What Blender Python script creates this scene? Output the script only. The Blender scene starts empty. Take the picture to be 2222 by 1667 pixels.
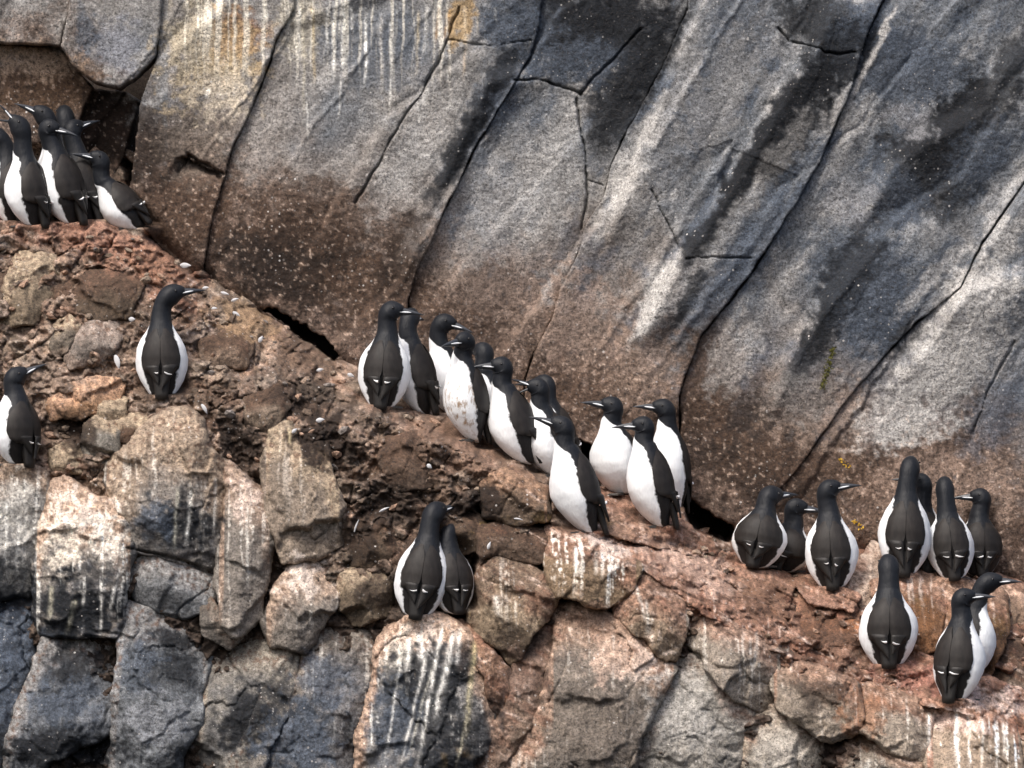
import bpy, math, random
import numpy as np
from mathutils import Vector

R = math.radians
random.seed(7)
rng = np.random.default_rng(11)
sc = bpy.context.scene
COL = sc.collection

# ------------------------------------------------------------------ camera, sky, sun, exposure
S = 0.0018                    # metres per reference unit (the frame is 2222 x 1667 units, about 4 m wide)
CX, CZ = 1111.0, 833.5
DIST = 40.0
cam_d = bpy.data.cameras.new('camera')
cam = bpy.data.objects.new('camera', cam_d); COL.objects.link(cam)
cam_d.sensor_width = 36.0
cam_d.lens = 36.0 * DIST / (2222 * S)
cam_d.clip_start = 0.5; cam_d.clip_end = 500
cam.location = (0, 0.42 - DIST, 0)
cam.rotation_euler = (R(90), 0, 0)
sc.camera = cam

SUN_EL, SUN_AZ = 57.0, -34.0   # azimuth measured from behind the camera, negative = from the left
world = bpy.data.worlds.new('World'); sc.world = world
world.use_nodes = True
wn = world.node_tree.nodes; wl = world.node_tree.links
wn.clear()
sky = wn.new('ShaderNodeTexSky'); sky.sky_type = 'NISHITA'; sky.sun_disc = False
sky.sun_elevation = R(SUN_EL)
sky.sun_rotation = R(180 - SUN_AZ)
sky.air_density = 1.0; sky.dust_density = 6.0; sky.ozone_density = 1.0
bg = wn.new('ShaderNodeBackground'); bg.inputs['Strength'].default_value = 0.11
wo = wn.new('ShaderNodeOutputWorld')
wl.new(sky.outputs[0], bg.inputs[0]); wl.new(bg.outputs[0], wo.inputs[0])

sun_d = bpy.data.lights.new('sun', 'SUN'); sun_d.energy = 1.5; sun_d.angle = R(14)
sun_d.color = (1.0, 0.97, 0.93)
sun = bpy.data.objects.new('sun', sun_d); COL.objects.link(sun)
az = R(SUN_AZ)
sdir = Vector((math.sin(az) * math.cos(R(SUN_EL)), -math.cos(az) * math.cos(R(SUN_EL)), math.sin(R(SUN_EL))))
sun.rotation_euler = sdir.to_track_quat('Z', 'Y').to_euler()
sun.location = sdir * 30

sc.view_settings.view_transform = 'Standard'
sc.view_settings.look = 'None'
sc.view_settings.exposure = 0.9
sc.view_settings.gamma = 1.0

# ------------------------------------------------------------------ helpers
def tag(o, label=None, cat=None, group=None, kind=None):
    if label: o['label'] = label
    if cat: o['category'] = cat
    if group: o['group'] = group
    if kind: o['kind'] = kind
    return o

def wpos(px, py, y):
    return np.stack([(px - CX) * S, y, -(py - CZ) * S], axis=-1)

def mesh_obj(name, verts, faces, mat, parent=None, smooth=True, attrs=None):
    me = bpy.data.meshes.new(name)
    me.from_pydata([tuple(v) for v in verts], [], [tuple(f) for f in faces])
    if smooth:
        me.polygons.foreach_set('use_smooth', [True] * len(me.polygons))
    if attrs:
        for k, a in attrs.items():
            at = me.attributes.new(k, 'FLOAT', 'POINT')
            at.data.foreach_set('value', np.asarray(a, dtype=np.float32))
    if mat: me.materials.append(mat)
    o = bpy.data.objects.new(name, me); COL.objects.link(o)
    if parent: o.parent = parent
    return o

def grid_obj(name, verts, quads, mat, parent=None, col=None):
    """fast mesh from numpy arrays; quads Nx4"""
    me = bpy.data.meshes.new(name)
    nv, nq = len(verts), len(quads)
    me.vertices.add(nv); me.vertices.foreach_set('co', verts.astype(np.float32).ravel())
    me.loops.add(nq * 4); me.loops.foreach_set('vertex_index', quads.astype(np.int32).ravel())
    me.polygons.add(nq)
    me.polygons.foreach_set('loop_start', np.arange(0, nq * 4, 4, dtype=np.int32))
    me.polygons.foreach_set('loop_total', np.full(nq, 4, dtype=np.int32))
    me.polygons.foreach_set('use_smooth', np.ones(nq, dtype=bool))
    me.update(calc_edges=True)
    if col is not None:
        ca = me.color_attributes.new('alb', 'FLOAT_COLOR', 'POINT')
        c4 = np.ones((nv, 4), dtype=np.float32); c4[:, :3] = col
        ca.data.foreach_set('color', c4.ravel())
    me.materials.append(mat)
    o = bpy.data.objects.new(name, me); COL.objects.link(o)
    if parent: o.parent = parent
    return o

# ---- numpy noise
PERM = rng.permutation(512).astype(np.int32)
GA = rng.random(512) * 2 * np.pi
GX, GY = np.cos(GA).astype(np.float32), np.sin(GA).astype(np.float32)
RV = rng.random(512).astype(np.float32)
def hsh(ix, iy):
    return PERM[(PERM[ix & 511] + iy * 7) & 511]
def gnoise(x, y):
    x = np.asarray(x, np.float32); y = np.asarray(y, np.float32)
    fx = np.floor(x); fy = np.floor(y)
    x0 = fx.astype(np.int32); y0 = fy.astype(np.int32)
    fx = x - fx; fy = y - fy
    u = fx * fx * fx * (fx * (fx * 6 - 15) + 10); v = fy * fy * fy * (fy * (fy * 6 - 15) + 10)
    def g(ix, iy, dx, dy):
        h = hsh(ix, iy); return GX[h] * dx + GY[h] * dy
    a = g(x0, y0, fx, fy); b = g(x0 + 1, y0, fx - 1, fy)
    c = g(x0, y0 + 1, fx, fy - 1); d = g(x0 + 1, y0 + 1, fx - 1, fy - 1)
    return ((a + (b - a) * u) * (1 - v) + (c + (d - c) * u) * v) * 1.5
def fbm(x, y, wl_, oct=4, gain=0.5, ox=0.0):
    s = 0; a = 1.0; f = 1.0 / wl_; n = 0
    for i in range(oct):
        s = s + a * gnoise(x * f + 37.7 * i + ox, y * f + 91.3 * i + ox * 1.7); n += a
        a *= gain; f *= 2.03
    return s / n
def ridged(x, y, wl_, oct=4, ox=0.0):
    s = 0; a = 1.0; f = 1.0 / wl_; n = 0
    for i in range(oct):
        s = s + a * (1 - 2 * np.abs(gnoise(x * f + 17.7 * i + ox, y * f + 51.3 * i + ox))); n += a
        a *= 0.55; f *= 2.1
    return s / n
def worley(x, y, cell, ox=0):
    x = x / cell + ox; y = y / cell + ox * 0.37
    x0 = np.floor(x).astype(np.int64); y0 = np.floor(y).astype(np.int64)
    f1 = np.full(x.shape, 9.0); f2 = np.full(x.shape, 9.0); ox_ = np.zeros(x.shape); oy_ = np.zeros(x.shape); idd = np.zeros(x.shape, dtype=np.int64)
    for dx in (-1, 0, 1):
        for dy in (-1, 0, 1):
            h = hsh(x0 + dx, y0 + dy); h2 = PERM[(h + 101) & 511]
            ex = x0 + dx + RV[h] - x; ey = y0 + dy + RV[h2] - y
            d = np.hypot(ex, ey)
            m = d < f1
            ox_ = np.where(m, ex, ox_); oy_ = np.where(m, ey, oy_)
            f2 = np.where(m, f1, np.minimum(f2, d)); idd = np.where(m, h, idd); f1 = np.where(m, d, f1)
    return f1, f2, RV[(idd * 3 + 7) & 511], ox_, oy_
def sstep(a, b, x):
    t = np.clip((x - a) / (b - a), 0, 1); return t * t * (3 - 2 * t)
def curve(pts):
    p = np.array(pts, float); return lambda x: np.interp(x, p[:, 0], p[:, 1]).astype(np.float32)
def poly_sd(x, y, poly):
    """signed distance, positive inside"""
    p = np.array(poly, float); q = np.roll(p, -1, axis=0)
    best = np.full(x.shape, 1e9); ins = np.zeros(x.shape, dtype=bool)
    for (ax, ay), (bx, by) in zip(p, q):
        ex, ey = bx - ax, by - ay
        t = np.clip(((x - ax) * ex + (y - ay) * ey) / (ex * ex + ey * ey + 1e-9), 0, 1)
        best = np.minimum(best, (x - ax - t * ex) ** 2 + (y - ay - t * ey) ** 2)
        c = ((ay > y) != (by > y))
        xi = ax + (y - ay) * ex / (ey if abs(ey) > 1e-9 else 1e-9)
        ins ^= c & (x < xi)
    d = np.sqrt(best)
    return np.where(ins, d, -d)
def line_d(x, y, pts):
    """distance to a polyline and the side (positive = right of it, going down)"""
    best = np.full(x.shape, 1e18); side = np.zeros(x.shape)
    for (ax, ay), (bx, by) in zip(pts[:-1], pts[1:]):
        ex, ey = bx - ax, by - ay
        t = np.clip(((x - ax) * ex + (y - ay) * ey) / (ex * ex + ey * ey), 0, 1)
        d = (x - ax - t * ex) ** 2 + (y - ay - t * ey) ** 2
        cr = (ey * (x - ax) - ex * (y - ay))
        m = d < best; best = np.where(m, d, best); side = np.where(m, np.sign(cr), side)
    return np.sqrt(best), side
def warp(x, y):
    return (x + 14 * fbm(x, y, 120, 3, 0.5, 3.1) + 5 * fbm(x, y, 22, 3, 0.6, 9.4),
            y + 14 * fbm(x, y, 120, 3, 0.5, 23.1) + 5 * fbm(x, y, 22, 3, 0.6, 29.4))

# ------------------------------------------------------------------ the shape of the place
# line where the ledge meets the wall, and the front lip of the ledge
W = curve([(-400,230),(0,330),(180,370),(310,455),(420,560),(560,655),(720,760),(860,835),(1000,880),(1150,935),(1280,995),
           (1480,1065),(1600,1150),(1760,1195),(1900,1175),(2000,1195),(2150,1225),(2222,1260),(2700,1440)])
F = curve([(-400,960),(0,1000),(240,1000),(400,905),(600,930),(720,930),(800,905),(900,945),(1000,985),(1100,1030),(1180,1080),
           (1300,1185),(1400,1235),(1500,1305),(1690,1415),(1890,1490),(2100,1545),(2222,1600),(2700,1800)])
YF = curve([(-400,0.40),(700,0.42),(1000,0.40),(1300,0.28),(2700,0.24)])
def D0(x, y):
    w, f, yf = W(x), F(x), YF(x)
    up = 1.42 + 0.10 * np.clip((w - y) / 200, 0, 1)
    led = 1.42 + (yf - 1.42) * np.clip((y - w) / np.maximum(f - w, 40), 0, 1) ** 0.55
    low = yf + (0.04 - yf) * np.clip((y - f) / np.maximum(1700 - f, 100), 0, 1) ** 0.8
    return np.where(y < w, up, np.where(y < f, led, low))

GREY = (0.26,0.25,0.238); PALE = (0.42,0.405,0.385); BLUE = (0.10,0.122,0.158); DARK = (0.022,0.027,0.036)
BROWN = (0.135,0.082,0.054); DBROWN = (0.05,0.03,0.02); PINK = (0.32,0.185,0.13); TAN = (0.34,0.265,0.185)
WHITE = (0.80,0.78,0.72); OCHRE = (0.46,0.28,0.08); RUST = (0.30,0.13,0.06); GREYB = (0.20,0.165,0.135)

WALL_Y = 1.12
STEP = 2.7
# ---- slabs of the upper wall: outline, depth offset, [round px, round m]
k1 = [(629,0),(591,69),(563,155),(536,223),(495,309),(474,371),(450,450),(425,560)]
k3 = [(1180,-40),(1170,40),(1160,75),(1150,110),(1120,160),(1080,225),(1035,300),(995,385),(955,465),(905,570),(882,650)]
k4 = [(1500,0),(1462,90),(1440,140),(1410,195),(1370,265),(1335,345),(1310,430),(1275,480),(1250,560),(1222,625),(1200,690),(1160,765),(1140,830)]
k6 = [(1960,-60),(1900,50),(1845,215),(1790,345),(1740,430),(1680,525),(1640,590),(1590,655),(1530,725),(1500,800)]
k7 = [(2330,250),(2222,420),(2135,550),(2100,620),(2000,705),(1940,765),(1880,835),(1840,885),(1800,940),(1730,1035)]
SLABS = [
 ([(-400,-400),(138,-400),(132,0),(112,86),(60,84),(-400,50)], -0.02, 16, .06),
 ([(138,-400),(340,-400),(335,40),(322,110),(285,150),(240,178),(190,165),(150,140),(112,86),(132,0)], -0.07, 22, .07),
 ([(-400,50),(60,84),(112,88),(150,142),(178,178),(165,215),(150,250),(60,300),(-400,300)], 0.10, 14, .07),
 ([(178,180),(245,182),(280,200),(268,250),(248,330),(215,400),(120,430),(80,330),(150,250)], 0.22, 14, .05),
 ([(-400,300),(60,300),(80,330),(120,430),(100,470),(-400,440)], 0.22, 14, .05),
 ([(340,-400),(640,-400)] + k1 + [(400,545),(330,475),(262,385),(275,300),(290,200),(325,110)], -0.03, 13, .05),
 ([(640,-400),(1190,-400)] + k3 + [(880,760),(870,845),(720,760),(560,655),(425,565)] + k1[::-1][1:], 0.0, 11, .045),
 ([(1190,-400),(1520,-400)] + k4 + [(1130,930),(1000,885),(872,845),(882,760)] + k3[::-1], 0.03, 11, .045),
 ([(1520,-400),(2040,-400)] + k6 + [(1480,860),(1480,1062),(1280,1000),(1135,935)] + k4[::-1], -0.02, 12, .05),
 ([(2040,-400),(2700,-400),(2700,-50)] + k7 + [(1660,1110),(1600,1155),(1482,1065),(1482,860)] + k6[::-1], 0.01, 12, .05),
 ([(2700,-50),(2700,1440),(2222,1265),(2150,1230),(2000,1200),(1760,1200),(1605,1160),(1660,1110)] + k7[::-1], 0.03, 12, .05),
]
# ---- blocks and boulders of the ledge and the lower cliff:
# outline, how far it stands out (m), tilt (rise of depth upward), face colour, top colour, top share, streaks, darkness, round px
B = []
def blk(poly, out=.08, tilt=.35, face=GREYB, top=TAN, ts=.35, streak=0., dark=0., rp=22, rm=.09):
    B.append((poly, out, tilt, face, top, ts, streak, dark, rp, rm))
# left slope stones
blk([(30,545),(100,558),(112,620),(62,700),(-30,712),(5,620)], .07, .3, (.21,.16,.11), TAN, .4)
blk([(112,622),(230,590),(288,620),(272,682),(200,692),(112,702)], .05, .3, (.13,.09,.06), BROWN, .4)
blk([(-200,560),(0,560),(2,620),(-30,715),(-200,720)], .05, .3, (.17,.13,.10), BROWN, .4)
blk([(150,795),(140,752),(165,712),(235,700),(248,732),(212,782)], .08, .3, (.24,.20,.17), (.3,.24,.2), .4)
blk([(112,715),(146,692),(168,710),(140,755),(120,762)], .06, .3, (.22,.18,.14), TAN, .4, rp=14, rm=.05)
blk([(108,878),(150,838),(215,826),(262,832),(250,862),(172,902),(115,905)], .08, .3, (.32,.19,.11), (.42,.26,.17), .5, rp=16, rm=.06)
blk([(195,880),(225,862),(262,868),(258,905),(215,915)], .07, .3, TAN, TAN, .4, rp=12, rm=.05)
blk([(190,932),(210,910),(252,930),(247,977),(217,1006),(190,992)], .08, .2, (.22,.20,.17), TAN, .3, rp=14, rm=.06)
blk([(115,985),(150,965),(188,985),(185,1020),(120,1022)], .06, .3, TAN, TAN, .4, rp=14, rm=.05)
blk([(250,920),(290,905),(320,925),(285,955),(255,950)], .05, .3, BROWN, TAN, .4, rp=12, rm=.05)
blk([(440,745),(500,720),(535,745),(520,790),(460,800)], .06, .3, (.20,.14,.10), BROWN, .4, rp=14, rm=.06)
blk([(535,870),(600,845),(620,880),(590,935),(545,925)], .07, .3, (.2,.15,.11), BROWN, .4, rp=14, rm=.06)
blk([(840,960),(900,945),(945,985),(925,1050),(865,1060),(830,1010)], .05, .3, (.13,.09,.065), BROWN, .4, rp=14, rm=.07)
blk([(1050,1050),(1110,1015),(1180,1062),(1185,1120),(1120,1135),(1060,1115)], .09, .3, (.17,.12,.085), (.32,.2,.13), .5, rp=18, rm=.08)
blk([(930,1120),(985,1100),(1040,1130),(1030,1190),(960,1200)], .04, .3, (.13,.09,.06), BROWN, .5, rp=14, rm=.06)
blk([(1040,1150),(1110,1140),(1180,1160),(1185,1215),(1100,1200),(1050,1195)], .05, .3, (.15,.1,.07), BROWN, .5, rp=14, rm=.06)
blk([(760,1140),(830,1120),(860,1170),(830,1230),(770,1220)], .04, .3, (.13,.09,.06), BROWN, .5, rp=14, rm=.06)
blk([(740,1240),(800,1225),(850,1260),(840,1330),(770,1345),(735,1300)], .05, .3, (.17,.13,.09), TAN, .4, rp=14, rm=.07)
# boulders of the left face
blk([(330,908),(400,890),(432,920),(447,970),(482,1010),(497,1060),(492,1130),(474,1200),(468,1238),(400,1216),(340,1198),(288,1192),(270,1120),(235,1042),(247,1000),(300,950)], .16, .25, (.27,.24,.21), (.33,.25,.18), .45, .32, .35, 34, .13)
blk([(492,1012),(560,1060),(587,1110),(588,1180),(563,1290),(572,1340),(520,1372),(490,1340),(480,1255),(497,1150),(502,1065)], .10, .22, (.24,.21,.18), (.34,.25,.19), .3, .4, .1, 24, .1)
blk([(597,922),(627,918),(642,975),(702,968),(722,1050),(738,1100),(732,1170),(690,1202),(622,1212),(590,1130),(580,1000)], .11, .22, (.27,.215,.165), TAN, .3, .2, .05, 22, .1)
blk([(452,1300),(480,1345),(520,1378),(500,1400),(455,1370)], .05, .2, (.17,.15,.13), GREYB, .3, rp=10, rm=.04)
blk([(-400,1012),(0,1015),(62,1010),(102,1032),(97,1100),(87,1160),(80,1240),(60,1290),(-400,1290)], .13, .2, (.27,.26,.24), (.30,.22,.16), .2, .55, .25, 28, .12)
blk([(-400,1292),(58,1292),(82,1302),(70,1400),(45,1510),(15,1620),(-30,1740),(-60,1980),(-400,1980)], .07, .1, BLUE, BLUE, .1, .25, .5, 24, .1)
blk([(118,1056),(140,1036),(190,1076),(240,1090),(280,1130),(287,1180),(275,1260),(252,1368),(170,1374),(100,1368),(86,1330),(86,1200),(97,1130)], .15, .25, (.25,.22,.19), (.42,.30,.22), .3, .72, .75, 34, .13)
blk([(104,1388),(170,1377),(235,1384),(264,1402),(264,1480),(257,1570),(205,1600),(110,1640),(40,1760),(0,1980),(-60,1980),(20,1650),(52,1530),(88,1440)], .09, .12, (.16,.17,.185), (.25,.24,.23), .2, .12, .35, 26, .1)
blk([(290,1205),(340,1203),(400,1222),(462,1246),(472,1272),(462,1302),(400,1335),(365,1322),(300,1300),(286,1255)], .05, .2, (.2,.205,.21), (.26,.25,.24), .4, .05, .2, 20, .08)
blk([(268,1400),(276,1312),(320,1322),(372,1328),(442,1352),(454,1430),(442,1470),(437,1560),(390,1640),(380,1980),(190,1980),(257,1600)], .11, .12, (.17,.18,.19), (.23,.225,.22), .2, .05, .3, 26, .1)
blk([(457,1382),(482,1402),(560,1392),(642,1402),(612,1480),(560,1545),(505,1660),(480,1980),(385,1980),(395,1650),(442,1570),(455,1470)], .06, .12, (.2,.185,.165), (.26,.23,.19), .2, .1, .3, 22, .1)
blk([(612,1432),(662,1420),(642,1480),(592,1600),(562,1670),(520,1980),(484,1980),(508,1665),(562,1550)], .11, .1, (.2,.18,.155), (.22,.2,.17), .2, .05, .1, 18, .08)
blk([(598,1290),(640,1230),(700,1206),(738,1232),(732,1290),(702,1340),(662,1402),(602,1392),(582,1350)], .10, .3, (.23,.2,.17), (.38,.28,.21), .4, .45, .1, 24, .1)
blk([(668,1412),(722,1350),(800,1378),(812,1450),(784,1560),(764,1670),(742,1980),(526,1980),(570,1670),(622,1560),(662,1460)], .08, .12, (.16,.155,.155), (.22,.19,.16), .2, .35, .4, 24, .1)
blk([(858,1352),(920,1328),(972,1344),(1012,1370),(1042,1420),(1062,1500),(1072,1560),(1042,1620),(1012,1667),(1000,1980),(748,1980),(788,1600),(812,1470),(822,1400)], .17, .22, (.21,.2,.19), (.42,.29,.21), .22, .62, .55, 40, .15)
blk([(998,1352),(1042,1390),(1092,1450),(1102,1520),(1078,1545),(1062,1480),(1034,1410)], .12, .3, (.19,.115,.08), (.3,.18,.12), .4, .2, 0, 16, .08)
blk([(1022,1272),(1090,1202),(1150,1230),(1202,1262),(1202,1310),(1152,1370),(1112,1426),(1076,1390),(1022,1340)], .12, .35, (.27,.205,.14), (.22,.155,.11), .4, .3, 0, 18, .09)
blk([(1188,1148),(1260,1166),(1332,1200),(1378,1232),(1362,1270),(1332,1302),(1290,1306),(1212,1290),(1190,1240)], .17, .4, (.25,.175,.11), (.32,.195,.14), .35, .75, 0, 18, .09)
blk([(1202,1322),(1262,1310),(1332,1340),(1402,1400),(1457,1450),(1422,1520),(1372,1620),(1345,1980),(1075,1980),(1092,1650),(1172,1540),(1202,1440),(1213,1390)], .16, .3, (.215,.18,.148), (.35,.24,.175), .26, .3, .1, 36, .15)
blk([(1104,1532),(1120,1440),(1188,1362),(1208,1392),(1196,1450),(1168,1540),(1086,1650),(1066,1980),(1006,1980),(1024,1660),(1075,1565)], .10, .25, (.185,.135,.1), (.26,.175,.13), .4, .3, .1, 20, .1)
blk([(1372,1250),(1402,1236),(1482,1292),(1487,1340),(1460,1425),(1432,1410),(1402,1372),(1332,1330),(1342,1292)], .14, .4, (.27,.2,.14), (.33,.2,.14), .45, .5, 0, 18, .09)
blk([(1490,1310),(1562,1342),(1640,1388),(1682,1410),(1674,1500),(1656,1536),(1602,1512),(1562,1472),(1532,1412),(1490,1392),(1480,1340)], .16, .35, (.29,.245,.20), (.34,.22,.16), .24, .4, 0, 22, .1)
blk([(1462,1430),(1532,1420),(1560,1478),(1632,1532),(1612,1600),(1584,1660),(1570,1980),(1352,1980),(1382,1620),(1432,1512)], .06, .2, (.27,.25,.22), (.3,.26,.22), .2, .15, .12, 22, .1)
blk([(1642,1542),(1690,1532),(1760,1572),(1802,1612),(1792,1667),(1780,1980),(1582,1980),(1602,1640),(1622,1582)], .07, .2, (.28,.25,.21), (.34,.28,.22), .3, .15, .1, 22, .1)
blk([(1686,1420),(1760,1450),(1852,1482),(1854,1572),(1802,1602),(1740,1562),(1690,1522),(1676,1480)], .15, .35, (.26,.215,.17), (.32,.2,.14), .28, .35, 0, 22, .1)
blk([(1858,1490),(1962,1510),(2012,1530),(2017,1600),(1992,1642),(1922,1612),(1862,1572)], .14, .35, (.29,.24,.19), (.32,.205,.145), .28, .45, 0, 20, .09)
blk([(2017,1530),(2100,1542),(2190,1562),(2202,1622),(2192,1980),(2010,1980),(2002,1655),(2022,1600)], .17, .3, (.33,.255,.19), (.35,.2,.14), .22, .95, 0, 22, .1)
blk([(1852,1602),(1880,1592),(1930,1622),(2000,1652),(2004,1980),(1790,1980),(1812,1650)], .08, .2, (.25,.21,.17), (.32,.22,.16), .3, .3, .05, 20, .09)
blk([(2204,1565),(2700,1780),(2700,1980),(2196,1980)], .14, .3, (.28,.21,.15), (.32,.205,.145), .3, .6, 0, 22, .1)
# ledge lumps on the right
blk([(1280,1085),(1325,1070),(1410,1100),(1500,1150),(1525,1190),(1440,1180),(1330,1150)], .05, .5, (.3,.19,.13), PINK, .7, .15, 0, 16, .07)
blk([(1190,1145),(1290,1120),(1420,1190),(1560,1250),(1690,1330),(1760,1390),(1690,1410),(1500,1300),(1400,1230),(1310,1185)], .03, .9, (.27,.14,.09), PINK, .8, .3, 0, 14, .06)
blk([(1700,1330),(1740,1270),(1850,1310),(1862,1350),(1800,1352)], .05, .4, (.32,.17,.11), (.42,.24,.16), .5, .15, 0, 14, .06)
blk([(1560,1210),(1640,1225),(1720,1265),(1700,1310),(1620,1285)], .05, .5, (.34,.2,.13), PINK, .6, .15, 0, 14, .06)
blk([(1740,1262),(1800,1275),(1860,1300),(1850,1318),(1760,1300)], .06, .5, (.36,.21,.15), PINK, .6, .15, 0, 12, .06)
blk([(1765,1395),(1862,1375),(1990,1432),(2110,1465),(2235,1520),(2700,1720),(2700,1775),(2222,1595),(2100,1540),(1890,1488)], .05, .9, (.31,.17,.11), PINK, .8, .25, 0, 16, .07)
blk([(1702,1360),(1800,1358),(1862,1360),(1850,1392),(1765,1395)], .04, .4, (.19,.11,.075), RUST, .4, .1, 0, 12, .06)
blk([(1848,1295),(1868,1240),(1905,1192),(1926,1206),(1914,1290),(1880,1318)], .12, .2, (.36,.27,.21), (.42,.33,.27), .4, .2, 0, 12, .06)
blk([(1905,1268),(1960,1248),(2030,1250),(2062,1280),(2052,1330),(2022,1402),(1985,1424),(1950,1400),(1915,1330)], .16, .3, (.22,.115,.06), (.36,.225,.16), .35, .35, 0, 18, .09)
blk([(2062,1275),(2130,1278),(2187,1290),(2192,1330),(2172,1400),(2142,1462),(2080,1472),(2040,1410),(2056,1330)], .13, .3, (.21,.11,.055), (.32,.205,.145), .35, .3, 0, 18, .09)
blk([(2186,1395),(2232,1380),(2700,1560),(2700,1700),(2232,1505),(2165,1470)], .05, .4, (.17,.125,.095), BROWN, .4, .1, 0, 16, .08)
blk([(2185,1260),(2240,1262),(2300,1300),(2300,1375),(2225,1372),(2190,1345)], .10, .3, (.25,.17,.12), (.42,.29,.22), .5, .3, 0, 16, .08)

# ---- grooves (fine cracks): polyline, half width px, depth m
GROOVES = [
 ([(998,0),(970,70),(940,130),(910,190),(875,235),(840,300),(800,370),(765,430)], 3.0, .035),
 ([(970,70),(1020,80),(1080,84),(1155,70)], 2.2, .018),
 ([(1120,160),(1190,166),(1240,180),(1265,192)], 3.5, .03),
 ([(1265,192),(1300,150),(1345,100),(1400,45)], 3, .025),
 ([(1255,200),(1262,270),(1275,340),(1273,440),(1262,490)], 3.2, .035),
 ([(1277,378),(1312,390)], 2, .02),
 ([(1420,400),(1450,470),(1495,555)], 2.2, .02),
 ([(1495,555),(1560,552),(1640,560)], 2.4, .02),
 ([(1700,48),(1725,75),(1790,90),(1805,102),(1870,98)], 3, .03),
 ([(280,1190),(400,1215),(468,1240)], 5, .06),
 ([(395,330),(375,360)], 4, .03),
 ([(395,328),(470,365)], 5, .06),
 ([(2222,740),(2170,840),(2130,940)], 2.5, .02),
 ([(325,1420),(365,1465),(420,1480),(450,1440)], 2.2, .012),
 ([(1700,1560),(1730,1600),(1720,1667)], 2.4, .012),
 ([(1440,1600),(1500,1580),(1540,1600)], 2.0, .01),
 ([(1210,1330),(1235,1420),(1190,1520)], 3.0, .02),
]
# ---- folds: the rock right of the line stands forward (m), blending over wl px left / wr px right
FOLDS = [
 ([(1830,0),(1787,100),(1720,210),(1650,330),(1560,470),(1495,560),(1400,740)], .075, 42, 190),
 ([(1560,-40),(1500,80),(1440,230),(1380,400),(1330,520)], .04, 26, 120),
 ([(2222,110),(2150,240),(2040,300),(1960,360),(1900,470)], .06, 46, 150),
 ([(2222,600),(2120,640),(2030,760),(1960,850)], .05, 40, 170),
 ([(1960,480),(1880,590),(1800,690),(1730,800),(1690,900)], .06, 46, 150),
 ([(1120,150),(1060,170),(1000,300),(930,460),(880,590)], .045, 36, 70),
 ([(2330,300),(2222,460),(2150,560),(2060,730)], .05, 30, 150),
]
NOTCH = [(395,328),(470,367),(452,392),(375,362)]

def wall_extra(x, y, xw, yw):
    d = np.zeros_like(x)
    for pts, amt, wl_, wr in FOLDS:
        dd, sd = line_d(xw, yw, pts)
        y0, y1 = min(p[1] for p in pts), max(p[1] for p in pts)
        fade = sstep(y0 - 60, y0 + 30, y) * (1 - sstep(y1 - 80, y1 + 40, y))
        s = dd * sd
        prof = np.where(s < 0, np.clip(1 + s / wl_, 0, 1), np.clip(1 - s / wr, 0, 1))
        # a step: steep face on the left, long gentle run to the right
        d -= amt * fade * np.where(s < 0, sstep(0, 1, prof), prof)
    # slanted corrugation that runs from upper right to lower left
    q = (x * 0.83 + y * 0.55)
    u = (-x * 0.55 + y * 0.83)
    wq = 16 * fbm(x, y, 70, 3, .55, 4.)
    d += facet_field(q + wq, u * .20, 170, 21, .075, .012) + facet_field(q + wq, u * .3 + wq, 60, 27, .010, .002) + .022 * fbm(q, u * .3, 200, 2, .4, 5.5)
    d += .0035 * ridged(x, y, 46, 4, 7.2) + .0035 * fbm(x, y, 13, 3, .65, 2.2)
    # the foot of the wall rolls back under
    hh = np.clip((W(x) + 40 - y) / 60, 0, 1)
    d += .07 * (1 - hh) ** 2
    # slight lean back
    d += .14 * np.clip((1150 - y) / 1200, 0, 1.2)
    # overhang low on the left slab
    ln = np.clip((x - 392) / 78, 0, 1); edge = 330 + 41 * ln + 4 * fbm(x, y, 14, 2, .6, 3.)
    dn = y - edge
    d += .11 * sstep(0, 4, dn) * np.exp(-np.maximum(dn, 0) / (10 + 14 * (1 - ln))) * sstep(366, 394, x + .55 * (y - 330)) * (1 - sstep(462, 472, x))
    # broad hollow behind the upper left birds
    return d
def facet_field(a, b, cell, seed, tilt, step):
    c1, c2, r_, ox_, oy_ = worley(a, b, cell, seed)
    k_ = (r_ * 511).astype(int)
    e = sstep(0, .10, c2 - c1)
    return (tilt * ((RV[k_ * 3 % 512] - .5) * ox_ + (RV[k_ * 5 % 512] - .5) * oy_) - step * (r_ - .5)) * (.25 + .75 * e)
def grooves(x, y, xw, yw):
    d = np.zeros_like(x)
    for pts, w_, dp in GROOVES:
        xs = [p[0] for p in pts]; ys = [p[1] for p in pts]
        if x.max() < min(xs) - 30 or x.min() > max(xs) + 30 or y.max() < min(ys) - 30 or y.min() > max(ys) + 30: continue
        dd, _ = line_d(x * .4 + xw * .6, y * .4 + yw * .6, pts)
        wv = .75 * w_ * np.clip(.85 + 1.1 * fbm(x, y, 70, 2, .5, pts[0][0] * .1), .25, 1.7)
        d += dp * np.exp(-(dd / wv) ** 2)
    return d

# ------------------------------------------------------------------ colours of the rock
def mix(c, k, m):
    return c + (np.array(k) - c) * np.clip(m, 0, 1)[..., None]
def streaks(x, y, seed, wl_=13, slant=0.0):
    xx = x + slant * y + 9 * fbm(x, y, 110, 3, .5, seed) 
    a = gnoise(xx / wl_ + seed, y / 420 + seed) + .55 * gnoise(xx / (wl_ * .42) + seed * 2, y / 210) 
    return a
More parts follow.
